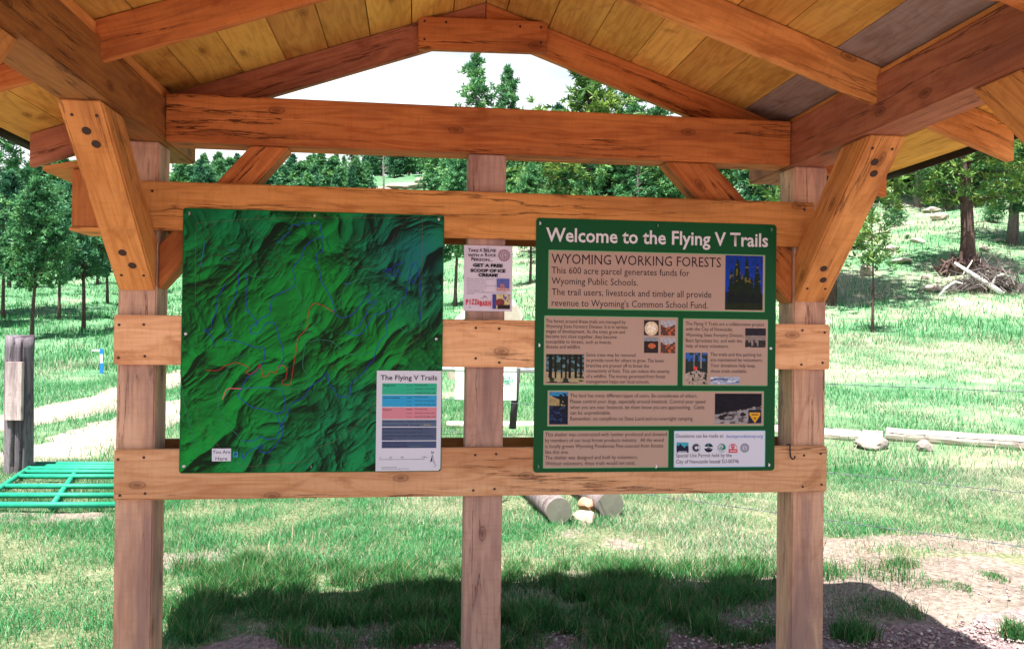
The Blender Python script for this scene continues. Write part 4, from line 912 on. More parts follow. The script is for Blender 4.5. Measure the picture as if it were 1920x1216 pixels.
# ------------------------------------------------------------------ flyer
def build_flyer():
    Wd, Ht = .2225, .298
    root = thing('paper_flyer', 'white paper flyer with black lettering pinned to the centre post', 'flyer', (.2105, 3.6335, .0925+E))
    bm = bmesh.new(); nx, ny = 8, 10; g = {}
    for t in (0, 1):
        for i in range(nx+1):
            for j in range(ny+1):
                cy = .002*math.sin(i/nx*3.1)*0 + (-.0035*max(0, (j/ny-.0))*0) - .004*(abs(i/nx-.5)*2)**3*(1-j/ny)
                g[t, i, j] = bm.verts.new((Wd*i/nx, cy+t*.0004, Ht*j/ny))
    for i in range(nx):
        for j in range(ny):
            bm.faces.new((g[0, i, j], g[0, i+1, j], g[0, i+1, j+1], g[0, i, j+1])); bm.faces.new((g[1, i, j], g[1, i, j+1], g[1, i+1, j+1], g[1, i+1, j]))
    link('sheet', bm_to_mesh(bm, 'sheet', True), root, printed('flyer_paper', (.70, .66, .78), .6))
    f = homog([(870,459),(961,461),(958,585),(868,583)], [(0, Ht), (Wd, Ht), (Wd, 0), (0, 0)])
    q = lambda x, y: f(820+x/6.08, 430+y/6.08)
    k = Ht/(124*6.08); e = .0052
    def line(t, x0, y, x1, cap, off=0.0): a = q(x0, y); return (t, a[0], a[1], q(x1, y)[0], cap*k, off, 0)
    lines = []
    for segs, y in (([('T', 352, 378, 40), ('AKE', 378, 465, 30), ('A', 478, 508, 40), ('S', 522, 545, 40), ('ELFIE', 547, 664, 30)], 256), ([('WITH', 345, 470, 30), ('A', 488, 520, 30), ('R', 540, 568, 40), ('OCK', 570, 668, 30)], 310), ([('P', 385, 410, 40), ('ERSON...', 412, 628, 30)], 360)):
        for t, a, b, c in segs: lines.append(line(t, a, y, b, c, .02))
    lettering('lettering', lines, e, INK, root)
    lettering('bold_lettering', [line('GET A FREE', 402, 427, 740, 34, .05), line('SCOOP OF ICE', 375, 487, 770, 34, .05), line('CREAM!', 462, 540, 682, 34, .05)], e, INK_BLACK, root)
    lettering('small_print', [line(t, 332, y, x1, 13) for t, y, x1 in (('Take your photo with a rock person', 571, 636), ('Post your photo online', 596, 545), ('Tag us in your photo', 622, 555), ('Show the photo to us to redeem your scoop', 648, 660), ('One scoop for each visit', 674, 550), ('While supplies last', 700, 525), ('Trail users find rock people along the trails near the parking lot', 723, 785), ('Offer ends', 742, 412))], e, GREYINK, root)
    # arched red restaurant name
    xs = [335, 368, 400, 432, 458, 490, 522, 555, 588]; lets = 'PIZZABARN'
    raw = raw_text([(c, .05) for c in lets]); Vs = []; Fs = []; n0 = 0
    for (V, F), x, i in zip(raw, xs, range(9)):
        w_ = 28 if i < 5 else 30; dy = 18*math.sin((i if i < 5 else i-5)/4*math.pi)*(.4) if i < 5 else 6*(i-5)/3
        a0 = q(x-w_/2, 858+dy*0+(0 if i < 5 else 16)); sc = 56*k/CAPH*(1 if i < 5 else .95)
        u = a0[0]+(V[:, 0]-V[:, 0].min())/(V[:, 0].max()-V[:, 0].min()+1e-9)*(w_*k) if lets[i] != 'I' else a0[0]+.3*w_*k+(V[:, 0]-V[:, 0].min())/(V[:, 0].max()-V[:, 0].min())*(w_*k*.4)
        Vs.append(np.stack([u, 0*u-e, a0[1]+V[:, 1]*sc - (abs(i-2)*.0007 if i < 5 else abs(i-6.5)*.0010)], -1)); Fs.append(F+n0); n0 += len(V)
    link('red_lettering', np_mesh('red_lettering', np.concatenate(Vs), np.concatenate(Fs)), root, REDINK)
    bm = bmesh.new()
    for a, b in (((485, 800), (535, 755)), ((535, 755), (572, 805)), ((505, 800), (540, 765)), ((535, 755), (535, 790)), ((515, 778), (555, 778))): ribbon(bm, [q(*a), q(*b)], .0012, e, 0, False)
    link('barn_outline', bm_to_mesh(bm, 'barn_outline'), root, GREYINK)
    bm = bmesh.new(); c_ = q(757, 298); r = 68*k; ring(bm, *c_, r*.86, r*.26, e, 0); ring(bm, *c_, r*.50, r*.12, e, 0); ribbon(bm, [(c_[0]+r*.18, c_[1]+r*.25), (c_[0]-r*.16, c_[1]+r*.2), (c_[0]-r*.14, c_[1]), (c_[0]+r*.16, c_[1]-r*.04), (c_[0]+r*.12, c_[1]-r*.25), (c_[0]-r*.18, c_[1]-r*.22)], r*.1, e, 0)
    for j in range(14): a = j*math.pi/7; ribbon(bm, [(c_[0]+r*.78*math.cos(a), c_[1]+r*.78*math.sin(a)), (c_[0]+r*.94*math.cos(a), c_[1]+r*.94*math.sin(a))], r*.09, e+.0004, 1, False)
    link('seal', bm_to_mesh(bm, 'seal'), root, [printed('maroon_seal_ink', (.30, .13, .17)), printed('flyer_paper', (.70, .66, .78))])
    a, b = q(668, 708), q(815, 568); picture('photograph', a[0], a[1], b[0], b[1], e, pic_rocks, root, 24, 24)
    a, b = q(618, 912), q(820, 750); picture('photograph', a[0], a[1], b[0], b[1], e, pic_scoop, root, 28, 24)
    for u, v in ((Wd*.5, Ht-.012), (.03, .015)):
        bmz = bmesh.new(); bmesh.ops.create_uvsphere(bmz, u_segments=8, v_segments=6, radius=.004); link('pin', bm_to_mesh(bmz, 'pin', True), root, M_STEEL).location = (u, -.004, v)
build_flyer()

# ------------------------------------------------------------------ small things on and near the shelter
def build_small():
    # iron hook over the lower rail
    x, z1 = 1.756, -.525+E
    pts = [(x, 3.625, z1+.004), (x, 3.60, z1+.010), (x, 3.592, z1+.002), (x, 3.590, z1-.03), (x+.002, 3.589, z1-.048), (x+.009, 3.586, z1-.058), (x+.017, 3.582, z1-.054), (x+.019, 3.580, z1-.042)]
    o = tube('iron_hook', pts, .0034, M_BLACK); tag(o, 'black iron hook hanging over the lower rail by the right post', 'hook')
    # nest box on the outer side of the left post
    r = thing('nest_box', 'orange wooden box with a slanted yellow lid fixed to the outside of the left post', 'nest box', (-1.39, 3.80, .435+E))
    box('box_body', -1.505, -1.284, 3.70, 3.90, .435+E, .69+E, (0, 0, 1), W_ORANGE, r, .004)
    prism('lid', [(-1.284, 3.66, .735+E), (-1.61, 3.66, .668+E), (-1.61, 3.66, .690+E), (-1.284, 3.66, .757+E)], (0, .3, 0), (1, 0, .2), W_BRACE, r, .003)
    box('bottom_board', -1.51, -1.284, 3.69, 3.91, .418+E, .434+E, (1, 0, 0), W_BRACE, r, .003)
build_small()

def build_fence():
    A = at_d(1900, 700, 4.8)[:2]; B = at_d(850, 700, 7.4)[:2]; A = np.array(A); B = np.array(B); D = A-B; Ln = np.hypot(*D); D /= Ln
    P = lambda t: B + D*t
    root = thing('barbed_wire_fence', 'four strand barbed wire fence on dark steel stakes running behind the shelter', 'wire fence', (*P(0), 0))
    t0, t1 = -.85, Ln+1.3
    def pxof(t): q = np.array([*P(t), 0]); return 960+FPX*float(q@CR)/float(q@CF)
    STK = min(np.linspace(-.5, 2, 400), key=lambda t: abs(pxof(t)-907))
    posts = [t0, STK, t1]
    mt = plain('dark_steel_stake', (.05, .06, .055), .6, .5)
    for t in posts:
        p = P(t); g = tz(*p); bm = bmesh.new()
        for a, b in ((.018, .004), (.004, .018)):
            m_ = bmesh.ops.create_cube(bm, size=1)['verts']
            for v in m_: v.co = Vector((v.co.x*a*2, v.co.y*b*2, (v.co.z+.5)*1.45-.1))
        o = link('fence_stake', bm_to_mesh(bm, 'fence_stake'), root, mt); o.location = Vector((p[0], p[1], g))-root.location
    wm = plain('weathered_wire', (.09, .11, .12), .8, 0, .2)
    for h in (.37, .69, .99, 1.29):
        bm = bmesh.new(); n = 70; base = Vector((*P(t0), tz(*P(t0))+h)); pts = []
        for i in range(n+1):
            t = t0+(t1-t0)*i/n; p = P(t)
            k = max(j for j in range(len(posts)-1) if posts[j] <= t+1e-6); s = (t-posts[k])/(posts[k+1]-posts[k])
            pts.append(Vector((p[0], p[1], tz(*P(posts[k]))*(1-s)+tz(*P(posts[k+1]))*s + h - .06*s*(1-s)))-base)
        for sg in (0, math.pi):
            q = [p+Vector((-D[1]*math.cos(i*2.2+sg), D[0]*math.cos(i*2.2+sg), math.sin(i*2.2+sg)))*.0016 for i, p in enumerate(pts)]
            tube_bm(bm, q, .0017, 5)
        for i in range(1, n, 2):
            for a in (.5, 2.1, 3.7, 5.3):
                v = Vector((math.cos(a)*.2, math.cos(a)*.5, math.sin(a))).normalized(); tube_bm(bm, [pts[i], pts[i]+v*.014], [.0016, .0006], 4)
            tube_bm(bm, [pts[i]-Vector((D[0], D[1], 0))*.008, pts[i]+Vector((D[0], D[1], 0))*.008], .0042, 5)
        o = link('wire', bm_to_mesh(bm, 'wire'), root, wm); o.location = base-root.location
build_fence()

def build_left():
    # weathered gate post
    g = on_z(33, 888, 0); g = Vector((g[0], g[1], tz(g[0], g[1]))); d = float(np.dot(np.array(g)-np.array([0, 0, EYE]), CF))
    hgt = (888-635)/FPX*d; rw = .5*47/FPX*d
    root = thing('weathered_post', 'thick split grey wooden gate post with a small pale board nailed to it', 'post', g)
    bm = bmesh.new(); n = 64; rings = []
    for i in range(15):
        z = -.15+(hgt+.15)*i/14; ring_ = []
        for k in range(n):
            a = 2*math.pi*k/n; r = rw*(1+.05*math.sin(3*a+1)+.03*math.sin(7*a+z*2)+.02*math.sin(11*a+z*5))*(1+.04*math.sin(z*4+a))
            for a_, dp in ((4.75, .55), (5.35, .8), (4.1, .86), (3.4, .8)):
                if abs(a-a_-.03*math.sin(z*3)) < .055: r *= dp
            ring_.append(bm.verts.new((r*math.cos(a), r*math.sin(a), z+(.02*math.sin(a*2+.4)+.012*random.random() if i == 14 else 0))))
        rings.append(ring_)
    for a, b in zip(rings, rings[1:]):
        for k in range(n): bm.faces.new((a[k], a[(k+1) % n], b[(k+1) % n], b[k]))
    bm.faces.new(rings[-1])
    wz = wood('weathered_post_wood', (.25, .215, .23), (.075, .06, .08), stain=(.04, .03, .045), stain_amt=.7, axis=2, crack=1.6, knots=.5, rough=.9)
    o = link('post_body', bm_to_mesh(bm, 'post_body', True), root, wz)
    r0 = at_d(10, 678, d-rw-.03); r1 = at_d(40, 788, d-rw-.03); ax = Vector(CR); ax.z = 0; ax.normalize(); fw = Vector(CF); fw.z = 0; fw.normalize()
    a, b = Vector(r0), Vector(r1); wd = (b-a).dot(ax); p = a
    poly = [p, p+ax*wd, p+ax*wd+Vector((0, 0, b.z-a.z)), p+Vector((0, 0, b.z-a.z))]
    bd = prism('nailed_board', poly, fw*.045, (0, 0, 1), wood('weathered_board', (.46, .38, .36), (.24, .18, .18), stain=(.12, .09, .10), stain_amt=.6), root, .004)
    # flat green gate
    M = plain('green_gate_paint', (.008, .23, .13), .62, 0, .3, .28, 14)
    zz = .07; F_ = Vector(on_z(66, 869, zz)); N_ = Vector(on_z(-45, 946, zz)); Rn = Vector(on_z(232, 946, zz)); Rf = Rn+(F_-N_)
    # extend the gate to a real width beyond the post
    root = thing('farm_gate', 'bright green tube farm gate lying flat on the grass by the grey post', 'gate', ((F_+Rn)/2))
    ys = [946, 928, 911, 892.5, 884, 878, 874, 869]
    fr = []
    for y in ys:
        lx = Vector(on_z(66-(y-869)*111/77, y, zz)); fr.append((lx-N_).dot(F_-N_)/(F_-N_).length_squared)
    for f in fr: tube('gate_tube', [N_.lerp(F_, f), Rn.lerp(Rf, f)], .026, M, root)
    for s in (0.0, .5, 1.0):
        a, b = N_.lerp(Rn, s), F_.lerp(Rf, s)
        if 0 < s < 1: a, b = Vector(on_z(96, 946, zz)), Vector(on_z(150, 869, zz))
        off = Vector((0, 0, -.02)) if 0 < s < 1 else Vector()
        tube('gate_brace' if 0 < s < 1 else 'gate_end', [a+off, b+off], .026, M, root)
    # blue trail marker
    p = ground_px(190, 700); dd = float(np.dot(np.array(p)-np.array([0, 0, EYE]), CF)); h = 46/FPX*dd
    root = thing('trail_marker', 'slim blue trail marker stake with a white sticker and short white arm', 'trail marker', p)
    wd = 6.5/FPX*dd/2
    blue = plain('marker_blue', (.01, .16, .50), .5); wh = plain('marker_white', (.75, .76, .8), .5)
    box('stake', p.x-wd, p.x+wd, p.y-.01, p.y+.01, p.z-.1, p.z+h, (0, 0, 1), blue, root, .003)
    box('sticker', p.x-wd*.7, p.x+wd*.7, p.y-.014, p.y-.0102, p.z+h*.42, p.z+h*.78, (0, 0, 1), wh, root, 0)
    box('arm', p.x-.24, p.x-wd-.001, p.y-.01, p.y+.01, p.z+h-.06, p.z+h-.02, (1, 0, 0), wh, root, .002)
build_left()

def log(name, a, b, r0, r1, label, bend=0.0, mat=None, group=None, cat='log', n=9, seg=16):
    a, b = Vector(a), Vector(b); ax = b-a; L = ax.length; R = frame(ax, (0, 0, 1)); bm = bmesh.new()
    pts = [Vector((L*i/(n-1), math.sin(i*1.7)*r0*.08, bend*math.sin(math.pi*i/(n-1))+math.cos(i*2.3)*r0*.05)) for i in range(n)]
    tube_bm(bm, pts, [r0+(r1-r0)*i/(n-1) for i in range(n)], seg, True, .03)
    o = link(name, bm_to_mesh(bm, name), None, mat or W_LOG); o.rotation_mode = 'QUATERNION'; o.rotation_quaternion = R.to_quaternion(); o.location = a
    return tag(o, label, cat, group)
def build_logs_rocks():
    A = Vector(on_z(838, 796, .12)); B = Vector(on_z(1330, 802, .14)); C = Vector(on_z(1662, 815, .17)); D = Vector(on_z(2010, 838, .19)); C2 = Vector(on_z(1655, 820, .15))
    log('fallen_rail', A, B, .055, .10, 'pale split log rail with a pointed end lying beyond the centre post')
    log('fallen_rail', B+Vector((.1, .1, 0)), C2, .09, .095, 'bleached round log ending at the boulder beside the right post')
    log('fallen_rail', C, D, .105, .11, 'long white log raised on stones in the right part of the meadow')
    rk = plain('stone_grey', (.22, .185, .165), .9, noise=.3, nscale=5)
    def rock(px, py, wpx, hpx, mt, label, seed, d=None, sink=.25, group=None):
        p = ground_px(px, py) if d is None else ground_at(px, d); dd = float(np.dot(np.array(p)-np.array([0, 0, EYE]), CF)); s = wpx/FPX*dd/2*1.25; h = hpx/FPX*dd
        o = link('rock', rock_mesh('rock', s, s*.8, h*.62, seed), None, mt); o.location = p+Vector((0, 0, h*(.62-sink)*.7)); o.rotation_euler = (0, 0, seed*1.3)
        return tag(o, label, 'rock', group)
    rock(1632, 842, 64, 26, rk, 'rounded tan boulder under the joint of the white logs', 3, sink=.1)
    rock(1736, 845, 30, 22, rk, 'small angular stone under the long white log', 5, sink=.1)
    rock(1625, 517, 24, 30, M_PALEROCK, 'white rock standing at the foot of the thin sapling', 8)
    rock(1096, 978, 56, 24, M_ROCK, 'low cream coloured rock between the two sawn logs', 11, sink=.25)
    rock(1104, 962, 34, 26, M_REDROCK, 'small orange stone wedged between the two sawn logs', 12, sink=-.25)
    rock(1747, 398, 28, 12, M_PALEROCK, 'pale flat rock on the slope under the right hand pines', 14)
    rock(1750, 545, 34, 14, M_PALEROCK, 'low white rock at the left end of the brush pile', 15)
    rock(1735, 525, 14, 9, M_PALEROCK, 'tiny white rock uphill of the brush pile', 16)
    rock(1655, 438, 26, 8, M_PALEROCK, 'flat pale rock on the slope above the sapling', 17)
    rock(1690, 492, 40, 10, M_PALEROCK, 'broad pale rock in the shade left of the uprooted pine', 18)
    for q, (px, py, wp, hp) in enumerate(((1668,470,30,12),(1720,455,24,10),(1845,470,22,10),(1690,560,18,7),(1762,410,30,14),(1870,455,20,9))):
        rock(px, py, wp, hp, M_PALEROCK, ('pale stone in the shade uphill of the sapling', 'small pale stone between the sapling and the root plate', 'pale stone just right of the root plate pine', 'low stone in the grass below the sapling', 'pale stone beneath the grey trunked pines', 'pale stone beside the rough trunk near the right edge')[q], 30+q)
    # big pale boulder behind the flyer
    p = ground_at(914, 20); s = 66/FPX*20
    bm = bmesh.new()
    prof = [(-1.15, -.1), (1.02, -.1), (1.0, .62), (.96, 1.14), (.74, 1.42), (.35, 1.62), (-.2, 1.56), (-.70, 1.25), (-1.02, 1.03), (-1.2, .5)]
    H = (ground_at(914, 20).z); top = at_d(914, 545, 20)[2]-H
    for yy, k in ((-.55, .92), (-.3, 1.0), (.35, .98), (.6, .86)):
        for (a, b) in prof: bm.verts.new((a*s*k+random.uniform(-.03, .03), yy, b*top/1.62*(k if b > .4 else 1)+random.uniform(-.03, .03)))
    bm.verts.ensure_lookup_table(); n = len(prof)
    for r in range(3):
        for k in range(n): bm.faces.new((bm.verts[r*n+k], bm.verts[r*n+(k+1) % n], bm.verts[(r+1)*n+(k+1) % n], bm.verts[(r+1)*n+k]))
    bm.faces.new([bm.verts[k] for k in range(n)][::-1]); bm.faces.new([bm.verts[3*n+k] for k in range(n)])
    o = link('boulder', bm_to_mesh(bm, 'boulder'), None, M_PALEROCK); o.location = p; tag(o, 'large peaked pale sandstone boulder behind the flyer', 'boulder')
    # sawn logs
    endm = plain('sawn_log_end', (.14, .14, .11), .9, noise=.35, nscale=9)  # end faces coloured darker than the wood, standing in for their shade
    for (px, py, d, r, dx, lab) in ((1048, 957, 6.67, .109, -.39, 'sawn log end seen under the lower rail, the left of two'), (1145, 946, 6.95, .116, -.42, 'sawn log end seen under the lower rail, the right of two')):
        a = Vector(at_d(px, py, d)); b = a+Vector((dx+.24, 2.0, 0)); ax = (b-a); L = ax.length
        root = thing('sawn_log', lab, 'log', a)
        o = tube('bark', [a, a+ax*.33, a+ax*.66, b], [r, r*1.02, r, r*.97], M_GREYBARK, root, 24, True, .015)
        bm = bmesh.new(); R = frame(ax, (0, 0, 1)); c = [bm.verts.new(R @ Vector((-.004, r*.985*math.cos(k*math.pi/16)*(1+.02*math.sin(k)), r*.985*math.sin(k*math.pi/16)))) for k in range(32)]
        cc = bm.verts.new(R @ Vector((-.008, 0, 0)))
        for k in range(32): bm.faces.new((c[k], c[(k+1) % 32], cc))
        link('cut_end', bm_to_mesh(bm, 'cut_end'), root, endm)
build_logs_rocks()

def build_box_sign():
    d = 11.0; mt = plain('painted_white_board', (.80, .82, .78), .5)
    p = ground_at(915, d)
    root = thing('notice_board', 'white notice board with a green emblem on a dark leaning post behind the shelter', 'notice board', p)
    a = Vector(at_d(853, 749, d)); b = Vector(at_d(969, 686, d)); ax = Vector(CR); ax.z = 0; ax.normalize(); fw = Vector((-ax.y, ax.x, 0)); w_ = (b-a).dot(ax)
    prism('board', [a, a+ax*w_, a+ax*w_+Vector((0, 0, b.z-a.z)), a+Vector((0, 0, b.z-a.z))], fw*.03, ax, mt, root, .004)
    k = d/FPX; o = Vector(at_d(950, 712, d-.004)); bm = bmesh.new()
    for (cx, cy, r) in ((0, 3, 6), (-6, -1, 5), (6, 0, 5), (1, -5, 4)):
        ring(bm, cx*k, cy*k, r*k, 1.6*k, 0, 0)
    e = link('emblem', bm_to_mesh(bm, 'emblem'), root, printed('emblem_green', (.10, .40, .26))); e.location = o-root.location-fw*.004; e.rotation_euler = (0, 0, math.atan2(ax.y, ax.x))
    o = Vector(at_d(853, 690, d)); prism('top_band', [o-fw*.003, o+ax*w_-fw*.003, o+ax*w_-fw*.003+Vector((0, 0, -4*k)), o-fw*.003+Vector((0, 0, -4*k))], fw*.0025, ax, printed('pale_green_band', (.5, .72, .52)), root, 0)
    t, bo = Vector(at_d(970, 690, d+.06)), Vector(at_d(961, 803, d+.06))
    tube('leaning_post', [bo, bo.lerp(t, .5), t], [.052, .05, .046], plain('tarred_post', (.03, .025, .03), .8), root, 10)
    # pipe rail
    a, b = Vector(at_d(760, 690, d+.5)), Vector(at_d(1085, 696, d+.5)); root = thing('pipe_rail', 'grey steel pipe rail crossing behind the white notice board', 'pipe rail', (a.x, a.y, tz(a.x, a.y)))
    pm = plain('grey_pipe', (.45, .47, .50), .4, .6)
    tube('pipe', [a, b], .036, pm, root, 12)
    for s in (.03, .97):
        q = a.lerp(b, s); tube('leg', [Vector((q.x, q.y, tz(q.x, q.y)-.1)), q], .03, pm, root, 10)
build_box_sign()

def build_brush():
    p = ground_px(1850, 545); d = float(np.dot(np.array(p)-np.array([0, 0, EYE]), CF)); k = d/FPX
    root = thing('brush_pile', 'heap of grey dead branches on the grass below the uprooted pine', 'brush pile', p)
    rd = random.Random(5); bm = bmesh.new(); ax = Vector(CR); ax.z = 0; ax.normalize(); fw = Vector((-ax.y, ax.x, 0))
    for i in range(480):
        u = rd.gauss(.06, .46); c = ax*u*82*k*1.0+fw*rd.gauss(0, .5)+Vector((0, 0, abs(rd.gauss(0, .48))*max(.15, 1.05-abs(u))*1.0))
        v = Vector((rd.uniform(-1, 1), rd.uniform(-1, 1), rd.uniform(-.35, .5))).normalized()*rd.uniform(.25, .75); bd = Vector((rd.uniform(-.1, .1), 0, rd.uniform(-.1, .15)))
        r = rd.uniform(.008, .024); tube_bm(bm, [c-v, c+bd, c+v], [r, r*.8, r*.35], 4)
    link('branches', bm_to_mesh(bm, 'branches'), root, M_GREYBARK)
    bm = bmesh.new()
    for i in range(260):
        u = rd.gauss(.05, .45); c = ax*u*80*k+fw*rd.gauss(.1, .5)+Vector((0, 0, abs(rd.gauss(0, .36))*max(.15, 1.05-abs(u))))
        v = Vector((rd.uniform(-1, 1), rd.uniform(-1, 1), rd.uniform(-.3, .4))).normalized()*rd.uniform(.2, .6); r = rd.uniform(.006, .018); tube_bm(bm, [c-v, c+v], [r, r*.4], 4)
    link('dark_twigs', bm_to_mesh(bm, 'dark_twigs'), root, M_BARK)
    w_ = plain('bleached_limb', (.78, .76, .72), .85, noise=.15, nscale=8)
    a, b = Vector(at_d(1789, 492, d-.25)), Vector(at_d(1881, 560, d-.9)); b.z = max(b.z, tz(b.x, b.y)+.06)
    tube('bleached_limb', [a, a.lerp(b, .35), a.lerp(b, .7), b], [.045, .075, .09, .10], w_, root, 10)
    tube('bleached_limb', [Vector(at_d(1858, 548, d-.6)), Vector(at_d(1861, 530, d-.6)), Vector(at_d(1868, 518, d-.5)), Vector(at_d(1880, 514, d-.4)), Vector(at_d(1890, 517, d-.3))], [.05, .05, .045, .035, .02], w_, root, 8)
    tube('bleached_limb', [Vector(at_d(1760, 556, d-.5)), Vector(at_d(1772, 541, d-.4)), Vector(at_d(1790, 528, d-.2)), Vector(at_d(1822, 536, d-.3))], [.03, .045, .04, .02], w_, root, 8)
    tube('bleached_limb', [Vector(at_d(1806, 514, d-.2)), Vector(at_d(1820, 494, d-.1)), Vector(at_d(1823, 488, d))], [.03, .022, .01], w_, root, 8)
build_brush()

# ------------------------------------------------------------------ trees
def make_pine(seed, H, r0, base, Rmax, nb, tufts, nt, ln, wd, shape=1.0, pal=0, irr=.3, limbs=True, stubs=8):
    """trunk + limbs mesh and needle crown mesh, unit in metres, base at origin"""
    rd = random.Random(seed); rg = np.random.default_rng(seed)
    bm = bmesh.new(); n = 9; lean = (rd.uniform(-.02, .02), rd.uniform(-.02, .02))
    tp = lambda z: Vector((lean[0]*z+.05*math.sin(z*.8+seed), lean[1]*z+.05*math.cos(z*.7+seed), z))
    tube_bm(bm, [tp(H*i/(n-1)) if i else Vector((tp(0).x, tp(0).y, -.3)) for i in range(n)], [r0*(1.25 if i == 0 else 1)*(1-.93*(i/(n-1))**1.1) for i in range(n)], 9)
    C, O, S = [], [], []
    for i in range(nb):
        t = (i+rd.random())/nb; z = H*(base+(1-base)*t*.985)
        prof = (1-t)**.75*min(1, .45+t*3.2) if shape == 1 else max(.12, math.sin(math.pi*min(1, .18+t*.82)))**.8
        L = Rmax*prof*(1+rd.uniform(-irr, irr))+.12; az = i*2.39996+rd.uniform(-.5, .5)
        sl = rd.uniform(-.10, .25)+.55*t
        dr = Vector((math.cos(az), math.sin(az), sl)).normalized(); p0 = tp(z); p1 = p0+dr*L*.6+Vector((0, 0, -.03*L)); p2 = p0+dr*L+Vector((0, 0, .10*L))
        if limbs: tube_bm(bm, [p0, p1, p2], [max(.012, r0*.22*(1-t)), .012, .005], 5)
        m = max(2, int(tufts*(.35+.65*L/Rmax)))
        for k in range(m):
            q = .38+.62*(k+rd.random())/m; c = (p0.lerp(p1, q/.6) if q < .6 else p1.lerp(p2, (q-.6)/.4))
            j = L*.20*(.5+q*.5); c = c+Vector((rd.gauss(0, j), rd.gauss(0, j), rd.gauss(0, j*.55)))
            C.append(c); O.append(dr*.7+Vector((0, 0, .35))); S.append(rd.uniform(.75, 1.25))
    C.append(tp(H)); O.append(Vector((0, 0, 1))); S.append(1.0)
    for i in range(stubs):                      # dead lower twigs
        z = H*base*rd.uniform(.45, 1.05); az = rd.uniform(0, 6.28); L = Rmax*rd.uniform(.25, .6); p = tp(z)
        tube_bm(bm, [p, p+Vector((math.cos(az)*L*.6, math.sin(az)*L*.6, rd.uniform(-.1, .1))), p+Vector((math.cos(az+.2)*L, math.sin(az+.2)*L, rd.uniform(-.3, .1)))], [.018, .012, .005], 4)
    trunk = bm_to_mesh(bm, 'trunk', True)
    C = np.array(C); O = np.array(O); S = np.array(S); m = len(C)
    D = rg.normal(size=(m, nt, 3)); D /= np.linalg.norm(D, axis=-1, keepdims=True); D = D*.85+O[:, None]*.75; D /= np.linalg.norm(D, axis=-1, keepdims=True)
    s = np.cross(D, rg.normal(size=(m, nt, 3))); s /= np.linalg.norm(s, axis=-1, keepdims=True)+1e-9
    l_ = ln*S[:, None, None]*(.65+.6*rg.random((m, nt, 1))); b0 = C[:, None]+rg.normal(size=(m, nt, 3))*ln*.16
    V = np.stack([b0-s*wd*.4, b0+s*wd*.4, b0+D*l_*.6+s*wd*.55, b0+D*l_, b0+D*l_*.6-s*wd*.55], 2).reshape(-1, 3)
    i5 = np.arange(m*nt)[:, None]*5; F = np.concatenate([i5+np.array([[0, 1, 2]]), i5+np.array([[0, 2, 4]]), i5+np.array([[4, 2, 3]])])
    P = [((.024, .10, .042), (.085, .245, .095), (.19, .37, .135)), ((.019, .088, .050), (.064, .20, .10), (.13, .30, .14)), ((.028, .09, .032), (.115, .225, .055), (.25, .33, .07))][pal]
    u = np.clip(fbm(C[:, 0]*1.0+C[:, 2]*.7, C[:, 1]+C[:, 2]*.9, .9, seed % 50)*1.5-.3+rg.normal(size=m)*.12, 0, 1)
    c = np.where(u[:, None] < .5, np.array(P[0])*(1-2*u[:, None])+np.array(P[1])*2*u[:, None], np.array(P[1])*(2-2*u[:, None])+np.array(P[2])*(2*u[:, None]-1))
    c = np.repeat(c, nt, 0)*(.75+.5*rg.random((m*nt, 1)))
    crown = np_mesh('crown', V, F, np.repeat(c, 5, 0))
    return trunk, crown, H
PROTO = {
 'young': [make_pine(s, 8.0, .10, .33, 1.85, 125, 11, 13, .23, .055, 1, p, .38) for s, p in ((1, 0), (2, 1), (3, 0))],
 'tall': [make_pine(s, 12.0, .17, .22, 2.05, 92, 12, 13, .29, .062, 1, p, .62) for s, p in ((11, 0), (12, 0), (13, 2))],
 'big': [make_pine(s, 15.0, .34, b_, 3.0, 120, 15, 13, .32, .060, 2, p, .4, True, 16) for s, p, b_ in ((21, 2, .22), (22, 0, .26), (23, 0, .14))],
 'far': [make_pine(s, 10.0, .12, .08, 1.75, 85, 8, 10, .40, .12, 1, p, .38, False, 0) for s, p in ((31, 0), (32, 1), (33, 0), (34, 1), (35, 2))],
 'bush': [make_pine(s, 3.0, .05, .05, 1.1, 60, 8, 11, .24, .05, 2, p, .4, True, 0) for s, p in ((41, 2), (42, 0))],
 'sapling': [make_pine(51, 3.4, .045, .52, .55, 26, 4, 10, .20, .035, 2, 2, .4, True, 10)],
}
for k, L_ in PROTO.items():
    for tr, cr, H in L_:
        tr.materials.append(M_BARK); cr.materials.append(M_NEEDLE)
GREY_TR = {}
def plant(kind, i, x, d, top=None, h=None, label='', group=None, cat='pine tree', name='pine_tree', grey=False, parts=True, wscale=1.0, rz=None):
    tr, cr, H = PROTO[kind][i]; g = ground_at(x, d)
    if top is not None: h = float(at_d(x, top, d)[2])-g.z
    s = h/H; o = thing(name, label, cat, g, group, random.uniform(0, 6.28) if rz is None else rz); o.scale = (s*wscale, s*wscale, s)
    if grey:
        if tr.name not in GREY_TR:
            t2 = tr.copy(); t2.materials.clear(); t2.materials.append(M_GREYBARK); GREY_TR[tr.name] = t2
        tr = GREY_TR[tr.name]
    a = link('trunk', tr, o); b = link('crown', cr, o); return o
